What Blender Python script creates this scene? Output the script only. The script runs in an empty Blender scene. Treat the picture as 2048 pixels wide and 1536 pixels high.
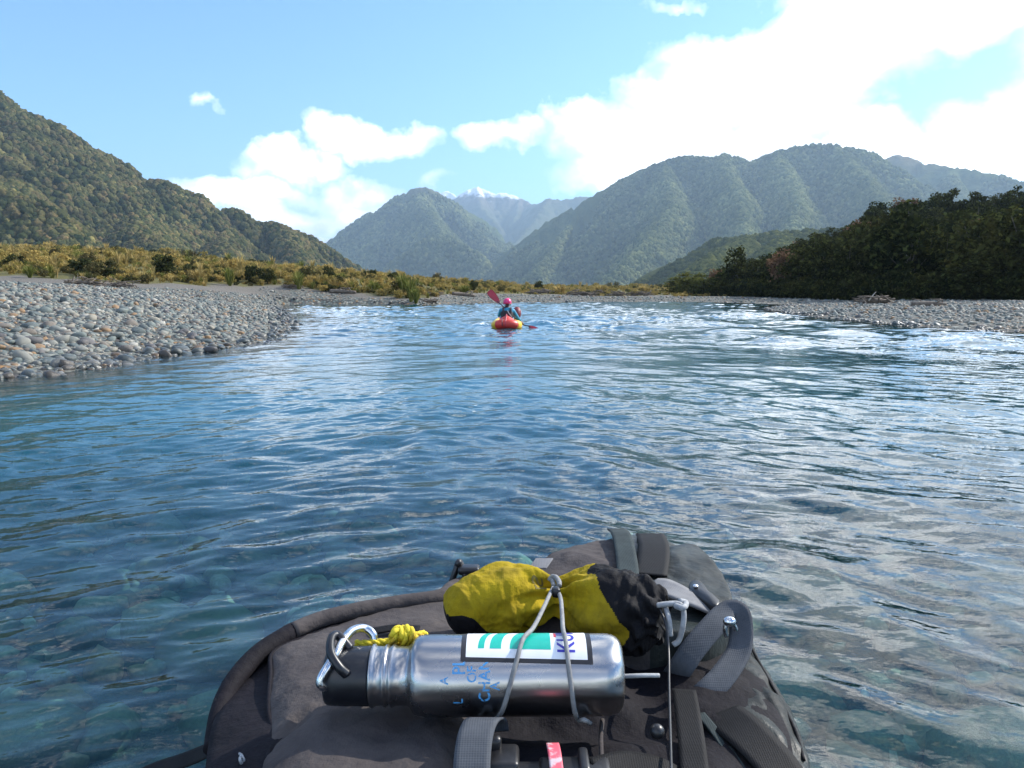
import bpy, bmesh, math, random
import numpy as np
from mathutils import Vector, Matrix

R = math.radians
SC = bpy.context.scene
COL = SC.collection
random.seed(7)

# ------------------------------------------------------------------ camera
W, H, FPX = 2048.0, 1536.0, 1595.0
HORIZON = 583.0
PITCH = math.atan((H / 2 - HORIZON) / FPX)
EYE = np.array([0.0, 0.0, 1.0])
cam_data = bpy.data.cameras.new('camera')
cam_data.sensor_width = 36.0
cam_data.lens = FPX / W * 36.0
cam_data.clip_start = 0.02
cam_data.clip_end = 60000.0
cam = bpy.data.objects.new('camera', cam_data)
COL.objects.link(cam)
cam.location = EYE.tolist()
cam.rotation_euler = (math.pi / 2 - PITCH, 0, 0)
SC.camera = cam

# ------------------------------------------------------------------ light
SUN_AZ = R(63)          # clockwise from +Y (straight ahead), i.e. to the right
SUN_EL = R(36)
SUN_DIR = Vector((math.cos(SUN_EL) * math.sin(SUN_AZ), math.cos(SUN_EL) * math.cos(SUN_AZ), math.sin(SUN_EL)))
sun_data = bpy.data.lights.new('sun', 'SUN')
sun_data.energy = 5.0
sun_data.angle = R(0.5)
sun_data.color = (1.0, 0.94, 0.85)
sun = bpy.data.objects.new('sun', sun_data)
COL.objects.link(sun)
sun.rotation_euler = SUN_DIR.to_track_quat('Z', 'Y').to_euler()

SC.view_settings.view_transform = 'Standard'
SC.view_settings.look = 'None'
SC.view_settings.exposure = 0.62
SC.view_settings.gamma = 1.0
SC.view_settings.use_curve_mapping = False
SC.cycles.use_denoising = True
SC.cycles.max_bounces = 6
SC.cycles.diffuse_bounces = 2
SC.cycles.glossy_bounces = 3
SC.cycles.transmission_bounces = 3
SC.cycles.transparent_max_bounces = 10
SC.cycles.volume_bounces = 0
SC.cycles.caustics_reflective = False
SC.cycles.caustics_refractive = False
SC.cycles.sample_clamp_indirect = 6.0


# ------------------------------------------------------------------ pixel -> place
cp, sp_ = math.cos(PITCH), math.sin(PITCH)
def ray(px, py):
    a = (np.asarray(px, float) - W / 2) / FPX
    b = (H / 2 - np.asarray(py, float)) / FPX
    return np.stack([a, cp + b * sp_, -sp_ + b * cp], -1)
def at_y(px, py, Y):
    d = ray(px, py)
    t = np.asarray(Y, float) / d[..., 1]
    return EYE + d * t[..., None]
def at_z(px, py, z):
    d = ray(px, py)
    t = (np.asarray(z, float) - EYE[2]) / d[..., 2]
    return EYE + d * t[..., None]
def at_d(px, py, D):
    return EYE + ray(px, py) * np.asarray(D, float)[..., None]

# ------------------------------------------------------------------ noise
def _hash(ix, iy, seed):
    n = (ix.astype(np.int64) * 374761393 + iy.astype(np.int64) * 668265263 + seed * 1442695041) & 0xffffffff
    n = ((n ^ (n >> 13)) * 1274126177) & 0xffffffff
    return (n ^ (n >> 16)) & 0xffff
def perlin(x, y, seed=0):
    x = np.asarray(x, float); y = np.asarray(y, float)
    x0 = np.floor(x); y0 = np.floor(y)
    fx = x - x0; fy = y - y0
    sx = fx * fx * fx * (fx * (fx * 6 - 15) + 10); sy = fy * fy * fy * (fy * (fy * 6 - 15) + 10)
    def g(dx, dy):
        h = _hash(x0 + dx, y0 + dy, seed) * (2 * math.pi / 65536)
        return np.cos(h) * (fx - dx) + np.sin(h) * (fy - dy)
    a = g(0, 0) * (1 - sx) + g(1, 0) * sx
    b = g(0, 1) * (1 - sx) + g(1, 1) * sx
    return (a * (1 - sy) + b * sy) * 1.5
def fbm(x, y, seed=0, octv=4, gain=0.5):
    s = 0; a = 1
    for k in range(octv):
        s = s + a * perlin(x * 2 ** k, y * 2 ** k, seed + k * 17); a *= gain
    return s
def smooth(a, b, v):
    t = np.clip((v - a) / (b - a), 0, 1)
    return t * t * (3 - 2 * t)

# ------------------------------------------------------------------ objects
def link(o, parent=None):
    COL.objects.link(o)
    if parent is not None:
        o.parent = parent
    return o
def tag(o, label=None, cat=None, group=None, kind=None):
    if label: o['label'] = label
    if cat: o['category'] = cat
    if group: o['group'] = group
    if kind: o['kind'] = kind
    return o
def empty(name, loc=(0, 0, 0), rz=0):
    o = bpy.data.objects.new(name, None)
    o.location = tuple(float(v) for v in loc); o.rotation_euler = (0, 0, rz); o.empty_display_size = 0.1
    COL.objects.link(o)
    return o
def mesh_data(name, v, f, m=None, sm=True):
    me = bpy.data.meshes.new(name)
    v = np.asarray(v, float)
    if isinstance(f, np.ndarray):
        n, k = f.shape
        me.vertices.add(len(v)); me.vertices.foreach_set('co', v.astype(np.float32).ravel())
        me.loops.add(n * k); me.loops.foreach_set('vertex_index', f.astype(np.int32).ravel())
        me.polygons.add(n); me.polygons.foreach_set('loop_start', np.arange(0, n * k, k, dtype=np.int32))
        me.polygons.foreach_set('loop_total', np.full(n, k, dtype=np.int32))
        me.update(calc_edges=True); me.validate()
    else:
        me.from_pydata([tuple(p) for p in v], [], [tuple(q) for q in f]); me.update()
    if sm:
        me.polygons.foreach_set('use_smooth', np.ones(len(me.polygons), bool))
    if m is not None:
        me.materials.append(m)
    return me
def obj(name, v, f, m, parent=None, sm=True):
    """One mesh object. World-space points; under a parent they are moved to its frame."""
    v = np.asarray(v, float)
    q = parent
    while q is not None:
        v = v - np.array(q.location); q = q.parent
    o = bpy.data.objects.new(name, mesh_data(name, v, f, m, sm))
    return link(o, parent)
def attr(me, name, vals, dom='POINT'):
    a = me.attributes.new(name, 'FLOAT', dom)
    a.data.foreach_set('value', np.asarray(vals, np.float32).ravel())
def grid_faces(nr, nc, wrap=False):
    i = np.arange(nr - 1)[:, None]; j = np.arange(nc if wrap else nc - 1)[None, :]
    j2 = (j + 1) % nc
    return np.stack(np.broadcast_arrays(i * nc + j, i * nc + j2, (i + 1) * nc + j2, (i + 1) * nc + j), -1).reshape(-1, 4)
def catmull(P, n, closed=False):
    P = np.asarray(P, float)
    if closed:
        Q = np.vstack([P[-1], P, P[0], P[1]]); m = len(P)
    else:
        Q = np.vstack([2 * P[0] - P[1], P, 2 * P[-1] - P[-2]]); m = len(P) - 1
    t = np.linspace(0, m, n, endpoint=not closed)
    k = np.minimum(t.astype(int), m - 1); u = (t - k)[:, None]
    a, b, c, d = Q[k], Q[k + 1], Q[k + 2], Q[k + 3]
    return 0.5 * (2 * b + (c - a) * u + (2 * a - 5 * b + 4 * c - d) * u ** 2 + (3 * b - a - 3 * c + d) * u ** 3)
def frames(C, closed=False):
    C = np.asarray(C, float)
    T = np.roll(C, -1, 0) - np.roll(C, 1, 0) if closed else np.gradient(C, axis=0)
    T = T / np.maximum(np.linalg.norm(T, axis=1, keepdims=True), 1e-9)
    n = np.cross(T[0], [0.21, 0.13, 0.97]); n /= np.linalg.norm(n)
    N = [n]
    for k in range(1, len(C)):
        n = N[-1] - T[k] * np.dot(N[-1], T[k]); N.append(n / max(np.linalg.norm(n), 1e-9))
    N = np.array(N)
    return T, N, np.cross(T, N)
def tube(P, r, seg=10, n=None, closed=False, caps=True, smooth_path=True):
    """points -> (verts, faces) of a round tube; r scalar or one per control point"""
    P = np.asarray(P, float)
    n = n or len(P) * 6
    rr = np.full(len(P), r, float) if np.isscalar(r) else np.asarray(r, float)
    if smooth_path:
        C = catmull(np.hstack([P, rr[:, None]]), n, closed); rr = np.abs(C[:, 3]); C = C[:, :3]
    else:
        C = P
    T, N, B = frames(C, closed)
    a = np.linspace(0, 2 * math.pi, seg, endpoint=False)
    V = C[:, None] + rr[:, None, None] * (np.cos(a)[None, :, None] * N[:, None] + np.sin(a)[None, :, None] * B[:, None])
    m = len(C); V = V.reshape(-1, 3)
    F = grid_faces(m, seg, True).tolist()
    if closed:
        # close with the smallest twist
        last, first = V[(m - 1) * seg:], V[:seg]
        off = min(range(seg), key=lambda o: np.sum((np.roll(first, -o, 0) - last) ** 2))
        for j in range(seg):
            F.append([(m - 1) * seg + j, (m - 1) * seg + (j + 1) % seg, (j + 1 + off) % seg, (j + off) % seg])
    elif caps:
        F.append(list(range(seg))[::-1]); F.append([(m - 1) * seg + j for j in range(seg)])
    return V, F
def join(parts):
    V = []; F = []; o = 0
    for v, f in parts:
        V.append(np.asarray(v, float)); F += [[i + o for i in q] for q in f]; o += len(v)
    return np.vstack(V), F
def box(c, s, M=None):
    c = np.asarray(c, float); s = np.asarray(s, float) / 2
    v = np.array([[x, y, z] for x in (-1, 1) for y in (-1, 1) for z in (-1, 1)], float) * s
    if M is not None: v = v @ np.asarray(M).T
    return v + c, [[0, 1, 3, 2], [4, 6, 7, 5], [0, 4, 5, 1], [2, 3, 7, 6], [0, 2, 6, 4], [1, 5, 7, 3]]
def ico(sub):
    bm = bmesh.new(); bmesh.ops.create_icosphere(bm, subdivisions=sub, radius=1.0)
    v = np.array([p.co[:] for p in bm.verts]); f = np.array([[q.index for q in p.verts] for p in bm.faces]); bm.free()
    return v, f

# ------------------------------------------------------------------ materials
class NT:
    def __init__(s, tree): s.t = tree; s.n = tree.nodes; s.l = tree.links
    def new(s, kind, **kw):
        n = s.n.new(kind)
        for k, v in kw.items(): setattr(n, k, v)
        return n
    def put(s, node, **kw):
        for k, v in kw.items():
            sock = node.inputs[int(k[1:])] if k[0] == '_' and k[1:].isdigit() else node.inputs[k.replace('__', ' ')]
            if isinstance(v, bpy.types.NodeSocket): s.l.new(v, sock)
            else: sock.default_value = v
        return node
    def math(s, op, a, b=0.0, clamp=False):
        n = s.new('ShaderNodeMath', operation=op, use_clamp=clamp); s.put(n, _0=a, _1=b); return n.outputs[0]
    def mix(s, fac, a, b, blend='MIX'):
        n = s.new('ShaderNodeMix', data_type='RGBA', blend_type=blend)
        s.put(n, _0=fac, _6=a, _7=b); return n.outputs[2]
    def noise(s, vec=None, scale=5.0, detail=4.0, rough=0.55, dist=0.0):
        n = s.new('ShaderNodeTexNoise'); s.put(n, Scale=scale, Detail=detail, Roughness=rough, Distortion=dist)
        if vec is not None: s.l.new(vec, n.inputs['Vector'])
        return n.outputs['Fac']
    def ramp(s, fac, stops, interp='LINEAR'):
        n = s.new('ShaderNodeValToRGB'); n.color_ramp.interpolation = interp
        e = n.color_ramp.elements
        while len(e) < len(stops): e.new(0.5)
        for q, (p, c) in zip(e, stops): q.position = p; q.color = (*c, 1.0) if len(c) == 3 else c
        s.put(n, Fac=fac); return n.outputs['Color']
    def maprange(s, v, a, b, c=0.0, d=1.0):
        n = s.new('ShaderNodeMapRange', clamp=True); s.put(n, _0=v, _1=a, _2=b, _3=c, _4=d); return n.outputs[0]
    def bump(s, h, strength=0.3, dist=0.01, normal=None):
        n = s.new('ShaderNodeBump'); s.put(n, Strength=strength, Distance=dist, Height=h)
        if normal is not None: s.l.new(normal, n.inputs['Normal'])
        return n.outputs[0]
def c4(c): return (c[0], c[1], c[2], 1.0)
def new_mat(name):
    m = bpy.data.materials.new(name); m.use_nodes = True
    t = NT(m.node_tree); b = m.node_tree.nodes['Principled BSDF']
    return m, t, b
def simple(name, c, rough=0.6, c2=None, scale=20.0, metal=0.0, bump=0.0, bscale=None, bdist=0.002, spec=0.5, thr=(0.35, 0.65)):
    """Principled material mottled between c and c2 by noise in object space, with optional fine relief"""
    m, t, b = new_mat(name)
    co = t.new('ShaderNodeTexCoord').outputs['Object']
    t.put(b, Roughness=rough, Metallic=metal); b.inputs['Specular IOR Level'].default_value = spec
    if c2 is None: c2 = tuple(x * 0.75 for x in c)
    n = t.noise(co, scale, 6.0, 0.6)
    t.l.new(t.mix(t.maprange(n, *thr), c4(c), c4(c2)), b.inputs['Base Color'])
    if bump:
        h = t.noise(co, bscale or scale * 6, 3.0, 0.6)
        t.l.new(t.bump(h, bump, bdist), b.inputs['Normal'])
    return m
# ------------------------------------------------------------------ sky
def build_world():
    w = bpy.data.worlds.new('World'); SC.world = w; w.use_nodes = True
    t = NT(w.node_tree); t.n.clear()
    out = t.new('ShaderNodeOutputWorld'); bg = t.new('ShaderNodeBackground')
    t.put(bg, Strength=0.115); t.l.new(bg.outputs[0], out.inputs[0])
    sky = t.new('ShaderNodeTexSky', sky_type='NISHITA', sun_disc=False, sun_elevation=SUN_EL, sun_rotation=SUN_AZ,
                altitude=200.0, air_density=1.0, dust_density=0.6, ozone_density=2.0)
    d = t.new('ShaderNodeTexCoord').outputs['Generated']
    sep = t.new('ShaderNodeSeparateXYZ'); t.put(sep, Vector=d)
    # clouds as soft bodies standing in fixed directions of the sky, frayed by noise
    blobs = [(1520, 170, 250, 120, 1), (1370, 230, 220, 95, 1), (1720, 90, 240, 120, 1), (1900, 30, 170, 80, 1), (1240, 270, 200, 80, 1),
             (1020, 270, 120, 46, .8), (1180, 235, 140, 55, .8), (1200, 345, 170, 60, .8), (2010, 265, 170, 105, 1), (1690, 260, 150, 60, .8),
             (1480, 310, 330, 90, 1), (1350, 8, 150, 26, .35),
             (745, 278, 160, 52, .8), (640, 252, 85, 32, .6), (600, 338, 140, 44, .7), (470, 384, 190, 36, .75), (720, 405, 170, 54, .7),
             (640, 445, 210, 54, .85), (890, 368, 85, 38, .6), (15, 134, 46, 18, .3), (400, 229, 52, 24, .30), (940, 108, 40, 26, .22), (1006, 108, 24, 18, .18), (1115, 42, 34, 22, .25),
             (2380, 100, 380, 300, 1), (2250, -300, 420, 240, 1), (1850, -140, 380, 170, 1), (1800, -440, 420, 200, 1), (1350, -180, 230, 90, .7), (2700, -300, 400, 400, 1), (1500, -330, 300, 130, .8), (900, -480, 260, 90, .5), (-400, 330, 260, 60, .6), (-450, -300, 260, 80, .5)]
    # the outlines are frayed by shifting the direction with turbulence
    wn = t.new('ShaderNodeTexNoise'); t.put(wn, Vector=d, Scale=11.0, Detail=5.0, Roughness=0.56)
    w1 = t.new('ShaderNodeVectorMath', operation='SUBTRACT'); t.put(w1, _0=wn.outputs['Color'], _1=(0.5, 0.5, 0.5))
    w2 = t.new('ShaderNodeVectorMath', operation='MULTIPLY_ADD'); t.put(w2, _0=w1.outputs[0], _1=(0.13, 0.13, 0.11), _2=d)
    acc = None
    for (bx, by, rx, ry, pk) in blobs:
        c = ray(bx, by); L = np.linalg.norm(c); c = c / L
        mp = t.new('ShaderNodeMapping', vector_type='TEXTURE')
        t.put(mp, Vector=w2.outputs[0], Location=tuple(c), Rotation=(0, 0, -math.atan2(c[0], c[1])), Scale=(rx / FPX / L, 3.0, ry / FPX / L))
        ln = t.new('ShaderNodeVectorMath', operation='LENGTH'); t.l.new(mp.outputs[0], ln.inputs[0])
        q = t.math('MULTIPLY_ADD', ln.outputs['Value'], -pk); q.node.inputs[2].default_value = pk - 0.27 * (1 - pk)
        acc = q if acc is None else t.math('MAXIMUM', acc, q)
    st = t.new('ShaderNodeVectorMath', operation='MULTIPLY'); t.put(st, _0=d, _1=(1.0, 1.0, 1.6))
    n2 = t.noise(st.outputs[0], 5.5, 4.0, 0.6)
    m1 = t.maprange(t.math('ADD', acc, t.math('MULTIPLY', t.math('SUBTRACT', n2, 0.52), 1.1)), -0.02, 0.48)
    # the rest of the sky: broken cloud of the same sort behind and high above
    up = t.maprange(sep.outputs['Z'], 0.42, 0.60)
    back = t.maprange(sep.outputs['Y'], 0.15, -0.15)
    n3 = t.noise(st.outputs[0], 3.2, 5.0, 0.6)
    m2 = t.math('MULTIPLY', t.maprange(n3, 0.52, 0.62), t.math('MAXIMUM', up, back))
    mask = t.math('MAXIMUM', m1, m2)
    bright = t.mix(t.maprange(n2, 0.38, 0.62), (9.5, 9.9, 10.5, 1.0), (26.0, 25.7, 25.2, 1.0))
    tint = t.mix(1.0, sky.outputs[0], (0.80, 1.16, 1.50, 1.0), 'MULTIPLY')
    t.l.new(t.mix(mask, tint, bright), bg.inputs['Color'])
    w.cycles.sampling_method = 'MANUAL'; w.cycles.sample_map_resolution = 512
build_world()
# ------------------------------------------------------------------ river outline (plan, metres)
def shore(pts): return [tuple(at_z(a, b, 0.0)[:2]) for a, b in pts]
RIVER = ([(-11.0, -20.0), (-9.5, -4.0), (-8.0, 4.0), (-6.9, 7.4)] +
         shore([(0, 757), (130, 743), (250, 722), (400, 702), (500, 690), (556, 674), (578, 652), (572, 632), (552, 615), (552, 609.5),
                (640, 609), (760, 609), (835, 610), (900, 608), (1000, 606), (1150, 604.5), (1300, 604), (1420, 604.5), (1500, 607), (1585, 610),
                (1560, 613.5), (1528, 617.5), (1600, 629), (1700, 640), (1850, 653), (2048, 665)]) +
         [(13.6, 15.0), (14.5, 8.0), (15.0, 0.0), (15.5, -20.0)])
RIVER = np.array(RIVER)
def shore_dist(x, y):
    """signed distance to the water's edge: > 0 on land, < 0 in the river"""
    x = np.asarray(x, float); y = np.asarray(y, float)
    best = np.full(x.shape, 1e9); ins = np.zeros(x.shape, bool)
    n = len(RIVER)
    for i in range(n):
        ax, ay = RIVER[i]; bx, by = RIVER[(i + 1) % n]
        ex, ey = bx - ax, by - ay
        t = np.clip(((x - ax) * ex + (y - ay) * ey) / (ex * ex + ey * ey), 0, 1)
        best = np.minimum(best, np.hypot(x - ax - t * ex, y - ay - t * ey))
        c = ((ay > y) != (by > y)) & (x < (bx - ax) * (y - ay) / (by - ay + 1e-12) + ax)
        ins ^= c
    return np.where(ins, -best, best)
def ground_h(x, y, d=None):
    x = np.asarray(x, float); y = np.asarray(y, float)
    if d is None: d = shore_dist(x, y)
    A = 1.85 - 1.38 * smooth(-15, 13, x)
    bank = A * (1 - np.exp(-np.maximum(d, 0) / 9.0)) + 0.07 * fbm(x * 0.22, y * 0.22, 3, 3) * smooth(0, 5, d)
    bed = -np.minimum(0.16 * -d, 0.62) + 0.05 * fbm(x * 0.5, y * 0.5, 5, 3) * smooth(0, 2, -d)
    u = x / np.maximum(y, 20.0)
    fan = np.maximum(y - 48, 0) * 0.072 * smooth(0.02, -0.62, u) * np.exp(-np.maximum(y - 48, 0) / 900.0)
    far = np.maximum(y - 110, 0) * 0.012 * np.exp(-np.maximum(y - 110, 0) / 1200.0) * smooth(-0.3, 0.0, u)
    roll = 0.5 * fbm(x * 0.02, y * 0.02, 9, 3) * smooth(70, 160, y)
    return np.where(d > 0, bank + fan + far + roll, bed)

# ------------------------------------------------------------------ ground materials
STONES = [(0.0, (0.081, 0.107, 0.103)), (0.16, (0.137, 0.167, 0.151)), (0.34, (0.190, 0.202, 0.174)), (0.50, (0.230, 0.226, 0.188)), (0.64, (0.161, 0.131, 0.100)),
          (0.74, (0.290, 0.262, 0.199)), (0.84, (0.274, 0.158, 0.066)), (0.90, (0.105, 0.095, 0.093)), (0.96, (0.403, 0.380, 0.318))]
def stone_mat(name, source, stops=None):
    m, t, b = new_mat(name)
    if source == 'object': r = t.new('ShaderNodeObjectInfo').outputs['Random']
    else: r = t.new('ShaderNodeAttribute', attribute_name='rnd').outputs['Fac']
    co = t.new('ShaderNodeTexCoord').outputs['Object']
    n = t.noise(co, 9.0, 6.0, 0.65); fine = t.noise(co, 55.0, 3.0, 0.7)
    col = t.ramp(r, stops or STONES, 'CONSTANT')
    col = t.mix(t.maprange(n, 0.40, 0.70, 0.0, 0.45), col, (0.22, 0.215, 0.19, 1))
    col = t.mix(t.maprange(fine, 0.35, 0.65, 0.0, 0.30), col, (0.08, 0.085, 0.085, 1))
    # stones at the waterline are wet: darker and glossier
    wet = t.new('ShaderNodeAttribute', attribute_name='wet').outputs['Fac'] if source == 'attr' else t.math('SUBTRACT', 1.0, t.new('ShaderNodeObjectInfo').outputs['Alpha'])
    col = t.mix(t.math('MULTIPLY', wet, 0.75), col, t.mix(1.0, col, (0.30, 0.31, 0.32, 1), 'MULTIPLY'))
    t.put(b, **{'Base__Color': col, 'Roughness': t.maprange(wet, 0.0, 1.0, 0.72, 0.30)}); b.inputs['Specular IOR Level'].default_value = 0.35
    t.l.new(t.bump(fine, 0.35, 0.01), b.inputs['Normal'])
    return m
M_STONE = stone_mat('river stone', 'object')
M_STONES = stone_mat('river stones', 'attr')
ALGAE = [(0.0, (0.24, 0.27, 0.17)), (0.3, (0.44, 0.44, 0.29)), (0.5, (0.16, 0.19, 0.13)), (0.7, (0.60, 0.58, 0.40)), (0.88, (0.36, 0.27, 0.14))]
M_WETSTONE = stone_mat('algae river stone', 'object', ALGAE)
M_WETSTONES = stone_mat('algae river stones', 'attr', ALGAE)
def ground_mat():
    m, t, b = new_mat('valley ground')
    co = t.new('ShaderNodeTexCoord').outputs['Object']
    vo = t.new('ShaderNodeTexVoronoi'); t.put(vo, Vector=co, Scale=5.5)
    sep = t.new('ShaderNodeSeparateColor'); t.l.new(vo.outputs['Color'], sep.inputs[0])
    grav = t.ramp(sep.outputs[0], STONES, 'CONSTANT')
    grav = t.mix(t.maprange(vo.outputs['Distance'], 0.25, 0.75), grav, (0.06, 0.06, 0.055, 1))
    n = t.noise(co, 0.7, 6.0, 0.6); nf = t.noise(co, 14.0, 4.0, 0.65)
    silt = t.mix(n, (0.115, 0.105, 0.09, 1), (0.17, 0.155, 0.13, 1))
    soil = t.mix(t.noise(co, 0.25, 6.0, 0.65), (0.085, 0.085, 0.03, 1), (0.19, 0.16, 0.06, 1))
    soil = t.mix(t.maprange(nf, 0.35, 0.65, 0.0, 0.5), soil, (0.05, 0.06, 0.02, 1))
    zone = t.new('ShaderNodeAttribute', attribute_name='zone').outputs['Fac']
    col = t.mix(t.maprange(zone, 0.2, 0.8), grav, silt)
    col = t.mix(t.maprange(zone, 1.2, 1.8), col, soil)
    t.put(b, **{'Base__Color': col, 'Roughness': 0.9}); b.inputs['Specular IOR Level'].default_value = 0.2
    h = t.math('SUBTRACT', nf, t.math('MULTIPLY', vo.outputs['Distance'], 0.8))
    t.l.new(t.bump(h, 0.6, 0.06), b.inputs['Normal'])
    return m
M_GROUND = ground_mat()
def ground_hit(px, py):
    """where the sight line of a pixel meets the ground"""
    Y = np.geomspace(6, 500, 4000); P = at_y(np.full(4000, px), np.full(4000, py), Y)
    g = ground_h(P[:, 0], P[:, 1]); k = np.argmax(P[:, 2] < g)
    if P[k, 2] >= g[k]: k = 3000
    return np.array([P[k, 0], P[k, 1], g[k]])
# front of the scrub and front of the silt, on the ground
VEG_LINE = np.array([ground_hit(*p) for p in ((-60, 556), (0, 556), (150, 557), (280, 568), (430, 574), (560, 579), (640, 581), (760, 587), (815, 597), (850, 597), (900, 590), (1100, 590), (1300, 591), (1400, 592))])
SILT_LINE = np.array([ground_hit(*p) for p in ((-60, 566), (0, 566), (150, 571), (300, 579), (430, 583), (520, 588), (600, 586))])
def zone_of(x, y, d):
    u = x / np.maximum(y, 1.0); n = fbm(x * 0.16, y * 0.16, 21, 3)
    yv = np.interp(u, VEG_LINE[:, 0] / VEG_LINE[:, 1], VEG_LINE[:, 1]) * (1 + 0.05 * n); yv = np.where(u > 0.23, 1e5, yv)
    ys = np.interp(u, SILT_LINE[:, 0] / SILT_LINE[:, 1], SILT_LINE[:, 1]) * (1 + 0.06 * n); ys = np.where(u > -0.27, 1e5, ys)
    z = 2.0 * smooth(-0.02, 0.03, y / yv - 1)
    z = np.where((u > 0.2) & (d > 24), 2.0, z)
    return np.maximum(z, smooth(-0.03, 0.04, y / ys - 1))

# ------------------------------------------------------------------ ground: one sheet, from behind the camera to the horizon
def build_ground():
    ys = np.concatenate([np.linspace(-20, -0.5, 14), np.linspace(0, 130, 220), 130 * np.geomspace(1.015, 138.0, 150)])
    us = np.linspace(-1.6, 1.6, 240)
    Y, U = np.meshgrid(ys, us, indexing='ij')
    X = U * (np.maximum(Y, 0) + 14.0)
    d = shore_dist(X, Y); Z = ground_h(X, Y, d)
    o = obj('ground', np.stack([X, Y, Z], -1).reshape(-1, 3), grid_faces(*X.shape), M_GROUND)
    attr(o.data, 'zone', zone_of(X, Y, d))
    tag(o, kind='structure')
    return o
GROUND = build_ground()

# ------------------------------------------------------------------ water
def water_mat():
    m, t, b = new_mat('river water')
    t.n.remove(b); out = t.n['Material Output']
    geo = t.new('ShaderNodeNewGeometry').outputs['Position']
    mp = t.new('ShaderNodeMapping'); t.put(mp, Vector=geo, Scale=(1.0, 1.3, 1.0))
    h1 = t.noise(mp.outputs[0], 17.0, 2.0, 0.5)
    nrm = t.bump(h1, 0.22, 0.010)
    fr = t.new('ShaderNodeFresnel'); t.put(fr, IOR=1.333, Normal=nrm)
    gl = t.new('ShaderNodeBsdfGlossy'); t.put(gl, Color=(1, 1, 1, 1), Roughness=0.012, Normal=nrm)
    tr = t.new('ShaderNodeBsdfTransparent'); t.put(tr, Color=(0.60, 0.90, 0.91, 1))
    df = t.new('ShaderNodeBsdfDiffuse'); t.put(df, Color=(0.005, 0.072, 0.094, 1), Normal=nrm)
    dep = t.new('ShaderNodeAttribute', attribute_name='murk').outputs['Fac']
    body = t.new('ShaderNodeMixShader'); t.put(body, _0=dep); t.l.new(tr.outputs[0], body.inputs[1]); t.l.new(df.outputs[0], body.inputs[2])
    s = t.new('ShaderNodeMixShader'); t.put(s, _0=fr.outputs[0]); t.l.new(body.outputs[0], s.inputs[1]); t.l.new(gl.outputs[0], s.inputs[2])
    foam = t.new('ShaderNodeAttribute', attribute_name='foam').outputs['Fac']
    fn = t.noise(mp.outputs[0], 6.0, 3.0, 0.7)
    fm = t.maprange(t.math('ADD', foam, t.math('MULTIPLY', t.math('SUBTRACT', fn, 0.5), 1.6)), 0.55, 0.80)
    wf = t.new('ShaderNodeBsdfDiffuse'); t.put(wf, Color=(0.75, 0.80, 0.82, 1))
    s2 = t.new('ShaderNodeMixShader'); t.put(s2, _0=fm); t.l.new(s.outputs[0], s2.inputs[1]); t.l.new(wf.outputs[0], s2.inputs[2])
    t.l.new(s2.outputs[0], out.inputs['Surface'])
    return m
RAPIDS = [(1470, 664, 2.2), (1935, 686, 1.6), (1395, 648, 2.0), (1340, 640, 2.0), (1300, 655, 2.0), (1080, 650, 1.2), (1570, 684, 1.2), (1700, 668, 1.6), (960, 655, 0.8), (1180, 640, 2.0), (1240, 620, 3.0), (1500, 632, 3.0)]
def wave_h(X, Y):
    v = Y + 0.50 * np.sqrt(X * X + 2.0); wob = 0.5 * fbm(X * 0.25, Y * 0.25, 40, 2)
    v = v + wob
    far = smooth(9, 22, Y)
    h = 0
    for k, (lx, ly, a) in enumerate([(3.0, 2.1, 0.030), (1.5, 1.05, 0.024), (0.78, 0.56, 0.021), (0.42, 0.31, 0.0195), (0.22, 0.16, 0.0145), (0.12, 0.09, 0.0080)]):
        lx = lx * (1 - 0.12 * far)
        ca, sa = math.cos(0.5 * k), math.sin(0.5 * k) * 0.6
        n = perlin((X * ca + v * sa) / lx + 13 * k, (v * ca - X * sa) / ly + 7 * k, 60 + k)
        sharp = 1 - 2 * np.abs(perlin(X / (lx * 1.3) - 5 * k, v / ly + 3.1 * k, 90 + k))
        amp = a * (0.75 + (1.15 if 0.2 < ly < 1.2 else 0.5) * far) * (0.55 + 0.9 * smooth(-0.4, 0.6, fbm(X / 9 + k, Y / 9, 70 + k, 2)))
        h = h + amp * (0.62 * n + 0.30 * sharp)
    return h
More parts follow.
